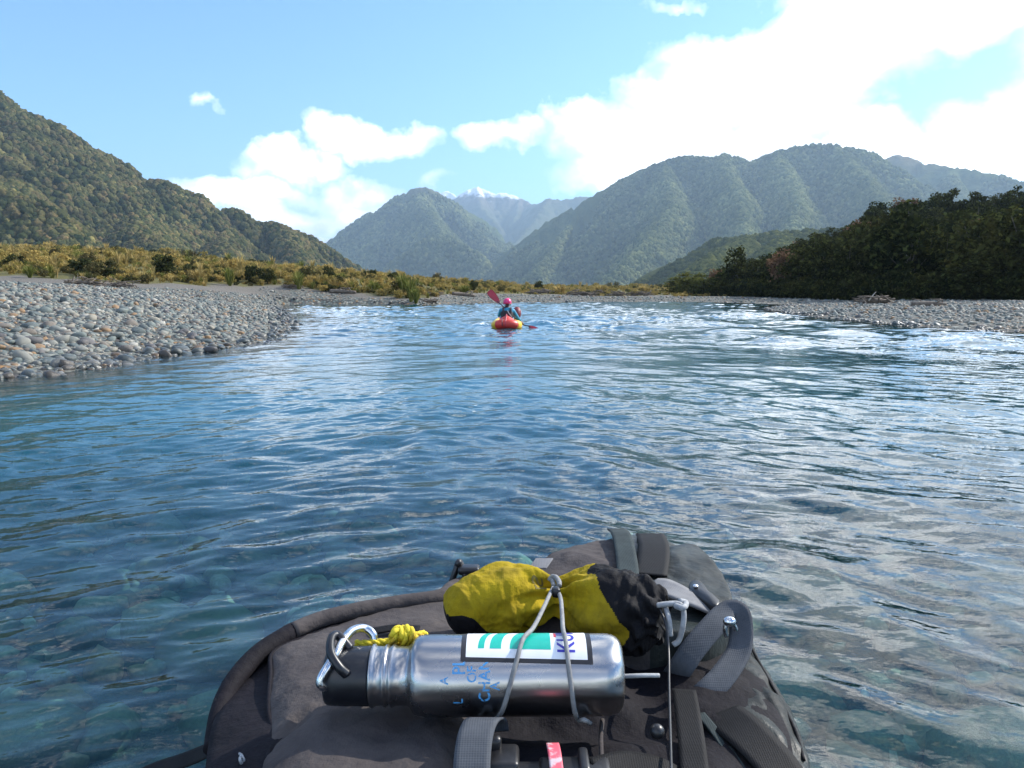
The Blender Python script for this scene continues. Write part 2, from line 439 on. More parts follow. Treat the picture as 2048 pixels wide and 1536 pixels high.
def build_water():
    ys = np.concatenate([np.linspace(-6, 0.4, 30), 0.4 + np.geomspace(0.02, 1.0, 30), 1.4 * np.geomspace(1.0055, 70.0, 740)])
    us = np.linspace(-1.0, 1.0, 640); us = 1.15 * (0.75 * us + 0.25 * us ** 3)
    Y, U = np.meshgrid(ys, us, indexing='ij')
    X = U * (np.maximum(Y, 0) + 5.0)
    d = shore_dist(X, Y)
    Z = wave_h(X, Y) * (0.25 + 0.75 * smooth(0.3, -2.0, d))
    foam = np.zeros_like(X)
    for (px, py, r) in RAPIDS:
        c = at_z(px, py, 0.0)
        q = np.hypot((X - c[0]) / (r * 0.9), (Y - c[1]) / (r * 1.3))
        e = np.exp(-q ** 2 * 1.5)
        Z = Z + 0.11 * e * np.cos(q * 2.2)
        foam = np.maximum(foam, e * (0.62 if r < 1.9 else 0.28))
    foam = foam * smooth(0.00, 0.10, Z)
    crest = smooth(0.09, 0.20, Z) * smooth(15, 26, Y) * 0.18
    foam = np.maximum(foam, crest)
    edge = np.exp(-(np.minimum(d, 0) / 0.35) ** 2) * smooth(8, 20, Y) * 0.35
    foam = np.maximum(foam, edge)
    murk = 0.06 + 0.88 * smooth(2.0, 9.0, Y + 0.5 * np.abs(X)) * smooth(0, -3.0, d)
    o = obj('water', np.stack([X, Y, Z], -1).reshape(-1, 3), grid_faces(*X.shape), water_mat())
    attr(o.data, 'foam', foam); attr(o.data, 'murk', murk)
    tag(o, kind='structure')
build_water()

# ------------------------------------------------------------------ mountains
def forest_mat(name, cols, scale, rock=None, snow=None, relief=0.0):
    """forest cover seen from far: clumps of several greens; bare rock and snow by height where given"""
    m, t, b = new_mat(name)
    geo = t.new('ShaderNodeNewGeometry'); pos = geo.outputs['Position']
    n1 = t.noise(pos, scale, 5.0, 0.65); n2 = t.noise(pos, scale * 0.13, 4.0, 0.6)
    col = t.mix(t.maprange(n1, 0.36, 0.64), c4(cols[0]), c4(cols[1]))
    col = t.mix(t.maprange(n2, 0.42, 0.66, 0.0, 0.7), col, c4(cols[2]))
    z = t.new('ShaderNodeSeparateXYZ'); t.l.new(pos, z.inputs[0]); hz = z.outputs['Z']
    if rock:
        lo, hi, rc = rock
        w = t.maprange(t.math('ADD', hz, t.math('MULTIPLY', t.math('SUBTRACT', n2, 0.5), (hi - lo) * 1.4)), lo, hi)
        col = t.mix(w, col, t.mix(t.maprange(n1, 0.4, 0.6), c4(rc), c4([c * 0.6 for c in rc])))
    if snow:
        lo, hi = snow
        ns = t.noise(pos, 0.006, 7.0, 0.7)
        w = t.maprange(t.math('ADD', hz, t.math('MULTIPLY', t.math('SUBTRACT', ns, 0.5), (hi - lo) * 7.0)), lo, hi)
        col = t.mix(w, col, (0.82, 0.84, 0.88, 1))
    t.put(b, **{'Base__Color': col, 'Roughness': 1.0}); b.inputs['Specular IOR Level'].default_value = 0.0
    if relief:
        t.l.new(t.bump(n1, 0.9, relief), b.inputs['Normal'])
    return m
def ridge_h(X, Y, ridges, slope, rnd, base):
    """height of a range: falls off from its crest lines at the given slope"""
    h = np.full(X.shape, -1e6); dist = np.full(X.shape, 1e9)
    for rg in ridges:
        sl = slope
        if isinstance(rg, tuple): rg, sl = rg
        P = np.array([at_y(*p) for p in rg])
        for a, b in zip(P[:-1], P[1:]):
            e = b - a; L2 = e[0] ** 2 + e[1] ** 2
            t = np.clip(((X - a[0]) * e[0] + (Y - a[1]) * e[1]) / L2, 0, 1)
            dd = np.hypot(X - a[0] - t * e[0], Y - a[1] - t * e[1])
            z = a[2] + t * e[2] - sl * (np.sqrt(dd * dd + rnd * rnd) - rnd)
            dist = np.where(z > h, dd, dist); h = np.maximum(h, z)
    return h, dist
MOUNTS = {}
def mountain(name, ridges, u0, u1, y0, y1, nu, ny, slope, rnd, gul, lam, rough, m, base=-6.0, drop=0.0):
    ridges = [(([(p[0], p[1] + drop, p[2]) for p in r[0]], r[1]) if isinstance(r, tuple) else [(p[0], p[1] + drop, p[2]) for p in r]) for r in ridges]
    def f(X, Y):
        wx = X + 0.35 * lam * fbm(X / lam, Y / lam, 11, 3); wy = Y + 0.35 * lam * fbm(X / lam + 50, Y / lam, 13, 3)
        # gullies run off the crests; the crest itself keeps its line
        h, d = ridge_h(X * 0.85 + wx * 0.15, Y * 0.85 + wy * 0.15, ridges, slope, rnd, base)
        k = smooth(0, 2.2 * rnd + lam * 0.4, d)
        r1 = 1 - 2 * np.abs(perlin(wx / lam, wy / lam * 0.8, 31)); r2 = 1 - 2 * np.abs(perlin(wx / lam * 2.3, wy / lam * 2.1, 33))
        h = h - k * gul * 1.5 * (0.65 * (1 - r1) / 2 + 0.4 * (1 - r2) / 2)
        return h
    us = np.linspace(u0, u1, nu); ys = np.linspace(y0, y1, ny)
    Y, U = np.meshgrid(ys, us, indexing='ij'); X = U * Y
    Z = f(X, Y) + rough * fbm(X / (rough * 3.2), Y / (rough * 3.2), 51, 2)
    F = grid_faces(*X.shape); zz = Z.ravel()[F].max(1)
    F = F[zz > base]
    o = obj(name, np.stack([X, Y, Z], -1).reshape(-1, 3), F, m)
    tag(o, kind='structure'); MOUNTS[name] = f
    return o
M_LEFT = forest_mat('beech forest floor', [(0.028, 0.040, 0.015), (0.060, 0.070, 0.022), (0.080, 0.085, 0.028)], 0.06, (255, 330, (0.13, 0.10, 0.06)))
M_MID = forest_mat('far forest', [(0.045, 0.068, 0.033), (0.099, 0.117, 0.048), (0.075, 0.090, 0.042)], 0.022, (520, 700, (0.15, 0.13, 0.09)), relief=14.0)
M_RIGHT = forest_mat('range forest', [(0.048, 0.069, 0.033), (0.112, 0.128, 0.051), (0.083, 0.099, 0.045)], 0.030, (560, 690, (0.20, 0.16, 0.10)), relief=12.0)
M_SNOW = forest_mat('alpine rock', [(0.058, 0.072, 0.039), (0.104, 0.104, 0.058), (0.078, 0.081, 0.049)], 0.010, (820, 980, (0.15, 0.13, 0.105)), (1010, 1050), relief=25.0)
M_FARSNOW = forest_mat('distant snow rock', [(0.10, 0.12, 0.13), (0.14, 0.15, 0.15), (0.12, 0.13, 0.13)], 0.004, None, (700, 760), relief=25.0)
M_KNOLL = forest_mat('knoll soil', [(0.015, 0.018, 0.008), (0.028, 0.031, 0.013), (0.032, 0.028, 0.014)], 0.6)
M_SPUR = forest_mat('lit hill forest floor', [(0.030, 0.042, 0.015), (0.070, 0.080, 0.025), (0.090, 0.090, 0.030)], 0.08)

LEFT_RIDGES = [
    [(-900, -260, 1300), (-450, -80, 1250), (-200, 50, 1230), (-80, 120, 1220), (0, 178, 1210), (60, 226, 1210), (130, 270, 1200), (210, 334, 1190), (250, 350, 1190), (310, 354, 1210),
     (370, 379, 1230), (420, 412, 1250), (465, 410, 1270), (510, 436, 1280), (550, 436, 1290), (590, 456, 1300), (640, 505, 1310), (662, 532, 1310), (682, 562, 1310), (692, 592, 1310)],
    ([(250, 350, 1190), (262, 400, 1090), (290, 440, 1000), (320, 480, 920), (340, 505, 850)], 0.75),
    ([(420, 412, 1250), (440, 450, 1150), (455, 480, 1060), (470, 505, 980)], 0.75),
    ([(550, 436, 1290), (580, 470, 1200), (600, 500, 1110), (620, 525, 1050)], 0.75),
    ([(-400, 230, 800), (-150, 330, 800), (0, 372, 800), (50, 395, 790), (95, 428, 780), (125, 462, 760), (148, 500, 740)], 0.8),
    ([(60, 226, 1210), (40, 290, 1110), (20, 340, 1010), (0, 372, 900)], 0.75)]
mountain('forested_hill', LEFT_RIDGES, -1.05, -0.14, 560, 1600, 220, 170, 0.66, 18, 46, 210, 1.6, M_LEFT, drop=16)
mountain('mountain', [
    [(560, 600, 5600), (640, 505, 5500), (662, 482, 5450), (700, 458, 5400), (740, 432, 5300), (790, 397, 5250), (825, 377, 5200), (848, 375, 5200), (872, 388, 5300), (905, 408, 5400), (960, 440, 5600)],
    ([(840, 378, 5200), (850, 420, 4700), (880, 465, 4250), (900, 478, 4000), (950, 505, 3900), (985, 540, 3850), (1000, 570, 3850)], 0.98),
    ([(900, 478, 4000), (850, 485, 4000), (800, 520, 3950), (760, 560, 3900)], 0.98),
    ([(740, 432, 5300), (735, 480, 4800), (745, 520, 4450), (760, 560, 4100)], 0.98),
    ([(872, 388, 5300), (920, 430, 5000), (980, 490, 4700), (1030, 540, 4450), (1050, 575, 4300)], 0.98)],
    -0.32, 0.06, 3400, 6200, 200, 180, 0.72, 30, 190, 460, 9.0, M_MID)
mountain('snowy_mountain', [
    [(860, 392, 9400), (890, 382, 9300), (912, 393, 9200), (935, 380, 9000), (955, 373, 9000), (975, 382, 9000), (990, 389, 9000), (1012, 386, 9000), (1040, 396, 9000), (1062, 408, 8800),
     (1080, 410, 8300), (1100, 398, 8000), (1120, 400, 8000), (1140, 398, 8000), (1165, 393, 8000), (1200, 400, 8000), (1260, 430, 8000)],
    ([(955, 373, 9000), (965, 415, 8400), (985, 440, 8000), (1000, 465, 7600)], 0.98),
    ([(1040, 396, 9000), (1030, 440, 8200), (1020, 480, 7500)], 0.98),
    ([(1100, 398, 8000), (1060, 450, 7300), (1030, 490, 6800), (1010, 520, 6500)], 0.98)],
    -0.13, 0.17, 6200, 9900, 220, 200, 0.78, 25, 110, 520, 16.0, M_SNOW)
mountain('distant_range', [[(480, 500, 16000), (560, 468, 16000), (610, 470, 16000), (640, 474, 16000), (670, 480, 16000), (740, 500, 16000)]],
    -0.36, -0.16, 13500, 17500, 90, 70, 0.5, 40, 130, 900, 22.0, M_FARSNOW)
mountain('mountain_range', [
    [(960, 575, 4300), (1000, 525, 4250), (1022, 502, 4200), (1100, 442, 4000), (1170, 398, 3900), (1240, 362, 3800), (1330, 323, 3700), (1380, 317, 3650), (1425, 318, 3600), (1445, 312, 3600), (1470, 318, 3600), (1500, 327, 3600),
     (1530, 315, 3550), (1560, 306, 3500), (1620, 295, 3500), (1670, 291, 3500), (1700, 297, 3500), (1740, 307, 3500), (1800, 340, 3500), (1850, 372, 3500)],
    ([(1445, 312, 3600), (1455, 350, 3250), (1478, 400, 2900), (1490, 440, 2650), (1485, 475, 2500)], 0.98),
    ([(1330, 323, 3700), (1340, 380, 3250), (1330, 430, 2850), (1290, 490, 2550), (1240, 545, 2350), (1200, 580, 2250)], 0.98),
    ([(1170, 398, 3900), (1140, 450, 3600), (1110, 500, 3300), (1070, 550, 3050), (1050, 580, 3000)], 0.98),
    ([(1560, 306, 3500), (1580, 370, 3050), (1600, 420, 2700), (1590, 465, 2450), (1560, 500, 2300)], 0.98),
    ([(1670, 291, 3500), (1720, 350, 3050), (1760, 400, 2700), (1800, 450, 2400)], 0.98),
    [(1740, 330, 4200), (1765, 318, 4200), (1795, 309, 4200), (1822, 316, 4200), (1840, 330, 4100), (1860, 327, 4100), (1900, 334, 4000), (1950, 340, 3900), (2000, 352, 3800), (2040, 366, 3700), (2120, 400, 3600), (2300, 420, 3500), (2500, 400, 3500)],
    ([(1900, 334, 4000), (1910, 400, 3400), (1930, 450, 2900)], 0.98)],
    -0.06, 0.95, 2050, 4900, 320, 200, 0.72, 24, 200, 400, 8.0, M_RIGHT)
SPUR_RIDGES = [
    [(1210, 600, 1500), (1280, 552, 1450), (1350, 520, 1350), (1440, 484, 1250), (1500, 474, 1200), (1600, 466, 1150), (1700, 462, 1150), (1850, 440, 1150), (2100, 400, 1150), (2400, 380, 1150)],
    ([(1500, 474, 1200), (1450, 510, 1020), (1420, 540, 900), (1390, 572, 800)], 0.6),
    ([(1600, 466, 1150), (1560, 500, 1000), (1530, 530, 860)], 0.6)]
mountain('forested_spur', SPUR_RIDGES, 0.08, 0.8, 640, 1500, 180, 110, 0.55, 14, 14, 120, 1.2, M_SPUR, drop=6)
SKYLINE = np.array([(1300, 592), (1405, 575), (1430, 535), (1490, 515), (1530, 505), (1560, 488), (1600, 470), (1660, 455), (1700, 432), (1735, 398), (1790, 380), (1850, 371), (1900, 376), (1950, 368), (2000, 360), (2048, 364), (2200, 350), (2700, 330)], float)
KNOLL_RIDGES = [[(1440, 600, 150), (1520, 580, 150), (1600, 556, 145), (1680, 526, 140), (1740, 490, 140), (1820, 466, 140), (1900, 464, 140), (2000, 452, 138), (2200, 436, 135), (2700, 420, 130)]]
mountain('knoll', KNOLL_RIDGES, 0.08, 1.3, 50, 260, 150, 110, 0.33, 6, 0.5, 22, 0.15, M_KNOLL, base=-0.3)
# ------------------------------------------------------------------ stones
rng = np.random.default_rng(11)
def stone_shape(sub, seed):
    v, f = ico(sub); r = np.random.default_rng(seed)
    k = r.normal(size=(5, 3)); k /= np.linalg.norm(k, axis=1, keepdims=True)
    w = 1 + sum(0.20 * r.uniform(0.4, 1) * np.tanh(3.2 * (v @ q)) * (1 if i % 2 else -1) for i, q in enumerate(k))
    v = v * w[:, None]
    for i in range(7):      # broken faces
        q = r.normal(size=3); q /= np.linalg.norm(q); c = r.uniform(0.62, 0.9); e = v @ q - c
        v = v - np.outer(np.maximum(e, 0) * 0.92, q)
    v = v * np.array([1.0, r.uniform(0.62, 0.95), r.uniform(0.42, 0.72)])
    return v, f
VAR2 = [stone_shape(2, 100 + k) for k in range(12)]
VAR1 = [stone_shape(1, 200 + k) for k in range(12)]
STONE_WET_ME = [mesh_data('stone', *VAR2[k], M_WETSTONE) for k in range(12)]
STONE_ME = [mesh_data('stone', *VAR2[k], M_STONE) for k in range(12)]
def rot_small(n, r):
    """random turn about z with a slight tilt, as matrices"""
    a = r.uniform(0, 2 * math.pi, n); b = r.normal(0, 0.22, n); c = r.normal(0, 0.22, n)
    ca, sa, cb, sb, cc, sc = np.cos(a), np.sin(a), np.cos(b), np.sin(b), np.cos(c), np.sin(c)
    Rz = np.zeros((n, 3, 3)); Rz[:, 0, 0] = ca; Rz[:, 0, 1] = -sa; Rz[:, 1, 0] = sa; Rz[:, 1, 1] = ca; Rz[:, 2, 2] = 1
    Rx = np.zeros((n, 3, 3)); Rx[:, 0, 0] = 1; Rx[:, 1, 1] = cb; Rx[:, 1, 2] = -sb; Rx[:, 2, 1] = sb; Rx[:, 2, 2] = cb
    Ry = np.zeros((n, 3, 3)); Ry[:, 1, 1] = 1; Ry[:, 0, 0] = cc; Ry[:, 0, 2] = sc; Ry[:, 2, 0] = -sc; Ry[:, 2, 2] = cc
    return Rz @ Rx @ Ry
def lay_stones(parent, x, y, s, z, n_single, near, single=None, many=None):
    """the n_single largest in view become parts of their own, the rest one mesh"""
    order = np.argsort(-s / np.maximum(np.hypot(x, y), 1)); n = len(x)
    Rm = rot_small(n, rng); zz = z + s * 0.16; wet = smooth(0.75, 0.1, shore_dist(x, y)) * (single is None)
    for i in order[:n_single]:
        o = bpy.data.objects.new('stone', (single or STONE_ME)[int(rng.integers(12))]); link(o, parent); o.color = (1, 1, 1, 1 - float(wet[i]))
        M = Matrix(Rm[i].tolist()).to_4x4(); o.matrix_world = Matrix.Translation((x[i], y[i], zz[i])) @ M @ Matrix.Diagonal((s[i], s[i], s[i], 1))
    rest = order[n_single:]
    V = []; F = []; A = []; Wt = []; off = 0
    for var, idx in ((VAR2, rest[y[rest] < near]), (VAR1, rest[y[rest] >= near])):
        for k in range(12):
            q = idx[k::12]
            if len(q) == 0: continue
            v, f = var[k]
            P = np.einsum('nij,vj->nvi', Rm[q], v) * s[q][:, None, None] + np.stack([x[q], y[q], zz[q]], -1)[:, None]
            V.append(P.reshape(-1, 3)); F.append((f[None] + (np.arange(len(q)) * len(v))[:, None, None]).reshape(-1, 3) + off)
            A.append(np.repeat(rng.random(len(q)), len(v))); Wt.append(np.repeat(wet[q], len(v))); off += len(q) * len(v)
    o = obj('stones', np.vstack(V), np.vstack(F), many or M_STONES, parent); attr(o.data, 'rnd', np.concatenate(A)); attr(o.data, 'wet', np.concatenate(Wt)); o['kind'] = 'stuff'
def patch(name, x0, x1, y0, y1, nx, ny, keep):
    """a gravel bar: its own sheet laid 12 mm over the ground, dipping under it at its rim"""
    X, Y = np.meshgrid(np.linspace(x0, x1, nx), np.linspace(y0, y1, ny))
    d = shore_dist(X, Y); z = zone_of(X, Y, d)
    k = keep(X, Y, d, z)
    Z = ground_h(X, Y, d) + np.where(k > 0, 0.014, -0.05)
    F = grid_faces(*X.shape); kk = (k.ravel()[F] > 0).any(1)
    o = obj(name, np.stack([X, Y, Z], -1).reshape(-1, 3), F[kk], M_GROUND)
    attr(o.data, 'zone', z); tag(o, kind='structure')
    return o
BAR_L = patch('gravel_bar', -46, -3.5, 6, 64, 150, 190, lambda X, Y, d, z: ((d > -0.6) & (z < 1.2) & (X < -3.5)).astype(float))
BAR_R = patch('gravel_bar', 8, 60, 12, 75, 130, 150, lambda X, Y, d, z: ((d > -0.6) & (d < 22) & (X > 8)).astype(float))
def scatter(n, x0, x1, y0, y1, cond):
    x = rng.uniform(x0, x1, n); y = rng.uniform(y0, y1, n)
    d = shore_dist(x, y); z = zone_of(x, y, d)
    k = cond(x, y, d, z); return x[k], y[k]
def stone_set():
    xs, ys = [], []
    for y0, y1, den in ((7, 14, 170), (14, 22, 130), (22, 34, 60), (34, 62, 14)):
        a, b = scatter(int(den * 44 * (y1 - y0)), -48, -3.5, y0, y1, lambda x, y, d, z: (d > -0.35) & (z < 0.55) & (x > -0.72 * y - 2.0))
        xs.append(a); ys.append(b)
    x = np.concatenate(xs); y = np.concatenate(ys)
    s = np.exp(rng.normal(-3.20, 0.55, len(x))) * (1 + 0.55 * smooth(20, 45, y)); s = np.clip(s, 0.026, 0.155)
    lay_stones(BAR_L, x, y, s, ground_h(x, y), 190, 13.5)
    xs, ys = [], []
    for y0, y1, den in ((15, 26, 30), (26, 40, 22), (40, 60, 9)):
        a, b = scatter(int(den * 42 * (y1 - y0)), 8, 50, y0, y1, lambda x, y, d, z: (d > -0.3) & (d < 18) & (x < 0.69 * y + 2))
        xs.append(a); ys.append(b)
    x = np.concatenate(xs); y = np.concatenate(ys)
    s = np.clip(np.exp(rng.normal(-2.9, 0.42, len(x))) * (1 + 0.4 * smooth(20, 45, y)), 0.03, 0.17)
    lay_stones(BAR_R, x, y, s, ground_h(x, y), 40, 10)
    # far bank and the river bed belong to the ground sheet
    x, y = scatter(9000, -40, 34, 58, 96, lambda x, y, d, z: (d > -0.3) & (d < 16) & (z < 0.8) & (y > 58))
    s = np.clip(np.exp(rng.normal(-2.45, 0.4, len(x))), 0.05, 0.24)
    xb, yb = scatter(4200, -6, 6, 0.6, 8.5, lambda x, y, d, z: (d < -2.4) & (np.abs(x) < 0.75 * y + 1.2))
    sb = np.clip(np.exp(rng.normal(-2.75, 0.62, len(xb))), 0.03, 0.34)
    lay_stones(GROUND, x, y, s, ground_h(x, y), 0, 9)
    lay_stones(GROUND, xb, yb, sb, ground_h(xb, yb), 70, 4.5, STONE_WET_ME, M_WETSTONES)
stone_set()

# ------------------------------------------------------------------ foliage
def leaf_mat(name, a, b, c=None, trans=0.25, scale=0.6):
    m, t, p = new_mat(name); t.n.remove(p); out = t.n['Material Output']
    r = t.new('ShaderNodeObjectInfo').outputs['Random']
    geo = t.new('ShaderNodeNewGeometry'); isl = geo.outputs['Random Per Island']
    col = t.mix(r, c4(a), c4(b))
    if c: col = t.mix(t.maprange(isl, 0.55, 1.0, 0.0, 0.8), col, c4(c))
    hs = t.new('ShaderNodeHueSaturation'); t.put(hs, Value=t.maprange(isl, 0.0, 1.0, 0.65, 1.35), Color=col); col = hs.outputs[0]
    df = t.new('ShaderNodeBsdfDiffuse'); t.put(df, Color=col)
    tl = t.new('ShaderNodeBsdfTranslucent'); t.put(tl, Color=col)
    s = t.new('ShaderNodeMixShader'); t.put(s, _0=trans); t.l.new(df.outputs[0], s.inputs[1]); t.l.new(tl.outputs[0], s.inputs[2])
    t.l.new(s.outputs[0], out.inputs['Surface'])
    return m
def far_leaf_mat(name, stops, c2, sc, shade_patch=0.010):
    m, t, b = new_mat(name)
    r = t.new('ShaderNodeObjectInfo').outputs['Random']
    co = t.new('ShaderNodeTexCoord').outputs['Object']
    col = t.ramp(r, stops)
    col = t.mix(t.maprange(t.noise(co, sc, 2.0), 0.42, 0.62, 0.0, 0.6), col, c4(c2))
    pn = t.noise(t.new('ShaderNodeNewGeometry').outputs['Position'], shade_patch, 3.0, 0.6)
    col = t.mix(t.maprange(pn, 0.40, 0.62, 0.0, 0.75), col, t.mix(1.0, col, (0.45, 0.50, 0.50, 1), 'MULTIPLY'))  # painted light and shade: broad noise patches darken the tree colour
    t.put(b, **{'Base__Color': col, 'Roughness': 1.0}); b.inputs['Specular IOR Level'].default_value = 0.0
    return m
M_BARK = simple('bark', (0.10, 0.085, 0.065), 0.9, (0.045, 0.04, 0.03), 6.0, bump=0.6, bscale=30, bdist=0.02)
M_PALEBARK = simple('pale dead wood', (0.17, 0.155, 0.13), 0.85, (0.10, 0.09, 0.075), 5.0, bump=0.5, bscale=25, bdist=0.02)
M_DRIFT = simple('weathered driftwood', (0.20, 0.16, 0.12), 0.9, (0.09, 0.07, 0.055), 5.0, bump=0.7, bscale=30, bdist=0.02)
M_DRIFTPALE = simple('bleached driftwood', (0.44, 0.39, 0.32), 0.9, (0.24, 0.20, 0.16), 5.0, bump=0.6, bscale=30, bdist=0.02)
M_LEAF = leaf_mat('dark beech leaves', (0.017, 0.023, 0.008), (0.042, 0.042, 0.014), (0.072, 0.080, 0.023), 0.22)
M_LEAFLIT = leaf_mat('yellow green leaves', (0.11, 0.12, 0.03), (0.14, 0.13, 0.035), (0.17, 0.16, 0.05))
M_LEAFRED = leaf_mat('rusty leaves', (0.13, 0.075, 0.045), (0.16, 0.09, 0.05), (0.20, 0.13, 0.08))
M_SHRUB = leaf_mat('dark shrub leaves', (0.035, 0.045, 0.018), (0.055, 0.060, 0.022), (0.080, 0.075, 0.035))
M_GRASS = leaf_mat('green tussock blades', (0.13, 0.155, 0.035), (0.17, 0.18, 0.045), (0.24, 0.21, 0.075))
M_STRAW = leaf_mat('straw tussock blades', (0.417, 0.311, 0.111), (0.315, 0.246, 0.087), (0.478, 0.352, 0.162))
M_BROWN = leaf_mat('brown scrub', (0.098, 0.081, 0.036), (0.128, 0.114, 0.048), (0.075, 0.076, 0.032))
M_SCRUB = leaf_mat('valley scrub', (0.228, 0.189, 0.053), (0.428, 0.305, 0.099), (0.294, 0.232, 0.074))
def cards(C, size, r, flat=0.0):
    """leaf clusters: one small bent quad at every point of C"""
    n = len(C)
    a = r.normal(size=(n, 3)); a[:, 2] *= (1 - flat); a /= np.linalg.norm(a, axis=1, keepdims=True)
    b = np.cross(a, r.normal(size=(n, 3))); b /= np.linalg.norm(b, axis=1, keepdims=True)
    s = size * r.uniform(0.6, 1.3, n)[:, None]
    V = np.stack([C - a * s, C + b * s * 0.55, C + a * s, C - b * s * 0.55], 1).reshape(-1, 3)
    return V, np.arange(4 * n).reshape(-1, 4)
def crown_pts(r, clumps, per, rad, cr, low=-0.6):
    c = r.normal(size=(clumps, 3)); c /= np.linalg.norm(c, axis=1, keepdims=True)
    c *= (r.random(clumps) ** 0.45)[:, None]; c[:, 2] = np.maximum(c[:, 2], low)
    c *= np.array(rad)
    k = cr * r.uniform(0.6, 1.25, clumps)
    q = r.normal(size=(clumps, per, 3)); q /= np.linalg.norm(q, axis=2, keepdims=True)
    q *= (r.random((clumps, per)) ** 0.4)[:, :, None] * k[:, None, None]; q[:, :, 2] *= 0.7
    return c, (c[:, None] + q).reshape(-1, 3)
def make_tree_meshes(seed, mleaf, h=8.0, cr=2.6, clumps=56, per=44, leaf=0.27):
    """trunk with limbs reaching into the leaf clumps, and the crown"""
    r = np.random.default_rng(seed)
    top = np.array([r.normal(0, 0.3), r.normal(0, 0.3), h * 0.80])
    c, P = crown_pts(r, clumps, per, (cr, cr, h * 0.46), cr * 0.36, -0.95)
    P[:, 2] += h * 0.54; c[:, 2] += h * 0.54
    V, F = cards(P, leaf, r, 0.25)
    parts = [tube([(0, 0, -0.3), (r.normal(0, .1), r.normal(0, .1), h * 0.3), top * 0.75, top], [h * 0.022, h * 0.018, h * 0.012, h * 0.004], 7, 10)]
    for i in r.choice(clumps, 9, replace=False):
        z = r.uniform(0.28, 0.6) * h; s = top * (z / top[2])
        parts.append(tube([s, (s + c[i]) / 2 + [0, 0, -0.15], c[i]], [h * 0.009, h * 0.006, h * 0.003], 5, 6))
    tv, tf = join(parts)
    return mesh_data('trunk', tv, tf, M_BARK), mesh_data('crown', V, F, mleaf, False)
def tree(kinds, k, name, loc, hs, rs, label, cat, group=None, rz=None):
    o = empty(name, loc, rng.uniform(0, 6.28) if rz is None else rz)
    o.scale = (rs, rs, hs)
    tag(o, label, cat, group)
    for nm, me in zip(('trunk', 'crown'), kinds[k]):
        link(bpy.data.objects.new(nm, me), o)
    return o
# ---- the dark forest on the right
TREES = [make_tree_meshes(300 + k, M_LEAF) for k in range(6)]
TREES_LIT = [make_tree_meshes(320 + k, M_LEAFLIT) for k in range(2)]
TREE_RED = [make_tree_meshes(330, M_LEAFRED)]
def knoll_h(x, y):
    return max(float(MOUNTS['knoll'](np.array([x]), np.array([y]))[0]), float(ground_h(np.array([x]), np.array([y]))[0]))
def skyline(px): return float(np.interp(px, SKYLINE[:, 0], SKYLINE[:, 1]))
def forest_edge(px): return float(np.interp(px, [1300, 1410, 1560, 1700, 2048, 2700], [135, 108, 84, 68, 56, 50]))
def build_forest():
    pts = []; tries = 0
    while len(pts) < 250 and tries < 6000:
        tries += 1
        px = random.uniform(1405, 2230); e = forest_edge(px)
        Y = e + (random.random() ** 1.3) * (150 - e)
        x = (px - W / 2) / FPX * Y
        if any((x - a) ** 2 + (Y - b) ** 2 < 2.9 ** 2 for a, b in pts): continue
        z = knoll_h(x, Y)
        top = 1 + (HORIZON - skyline(px) - random.uniform(-6, 16)) / FPX * Y
        h = min(random.uniform(5.5, 9.5), top - z)
        if h < 2.2: continue
        pts.append((x, Y))
        s = h / 9.0
        red = random.random() < 0.05
        if red:
            tree(TREE_RED, 0, 'rusty_tree', (x, Y, z - 0.1), s, max(s, 0.62), 'rusty brown crowned tree among the dark evergreens of the knoll', 'tree', 'rusty trees in the dark forest')
        else:
            f = (Y - e) / (150 - e)
            lab, grp = (('dark evergreen tree in the shaded front row of the right forest, nearest the gravel', 'front row of the dark forest') if f < 0.18 else
                        ('dark evergreen tree on the shaded slope of the right knoll', 'trees on the slope of the dark knoll') if f < 0.62 else
                        ('dark evergreen tree high on the crest of the right knoll, against hills or sky', 'trees on the crest of the dark knoll'))
            tree(TREES, random.randrange(6), 'evergreen_tree', (x, Y, z - 0.1), s, max(s, 0.62), lab, 'tree', grp)
build_forest()
def on_ground(px, Y):
    x = (px - W / 2) / FPX * Y; return np.array([x, Y, knoll_h(x, Y)])
def undergrowth():
    r = np.random.default_rng(88); n = 2600
    px = r.uniform(1395, 2250, n); e = np.array([forest_edge(q) for q in px]); y = e + r.uniform(-3.0, 16.0, n); x = (px - W / 2) / FPX * y
    z = np.maximum(MOUNTS['knoll'](x, y), ground_h(x, y))
    instancer('undergrowth', np.stack([x, y, z - 0.1], -1), r.uniform(0.8, 2.4, n), r.uniform(0, 6.28, n), [bushv(90 + i, M_LEAF, 18, 30, 0.09) for i in range(3)])
UNDER = undergrowth
p = on_ground(1468, 98); tree(TREES, 2, 'evergreen_tree', p, 0.74, 0.62, 'lone dark tree standing tall at the left edge of the forest', 'tree', 'trees of the dark forest')
p = on_ground(1940, 57); tree(TREES, 4, 'broadleaf_tree', p, 0.42, 0.72, 'rounded paler tree low at the forest foot near the right edge', 'tree', 'trees of the dark forest')
for px, Y, hs, lab in ((1352, 132, 0.36, 'small yellow green sunlit tree farthest left beside the dark forest'), (1374, 126, 0.44, 'yellow green sunlit tree, middle of three left of the dark forest'), (1398, 120, 0.40, 'yellow green sunlit tree touching the left end of the dark forest')):
    tree(TREES_LIT, 0, 'sunlit_tree', on_ground(px, Y), hs, 0.75, lab, 'tree', 'sunlit trees beside the dark forest')
p = on_ground(1803, 64)
o = empty('dead_tree', p); tag(o, 'bare pale dead trunk standing in front of the dark forest', 'dead tree')
obj('trunk', *tube([p + [0, 0, -0.2], p + [0.05, 0, 1.2], p + [0.02, 0, 2.4], p + [0.05, 0, 3.6]], [0.16, 0.14, 0.11, 0.06], 8, 14), M_PALEBARK, o)
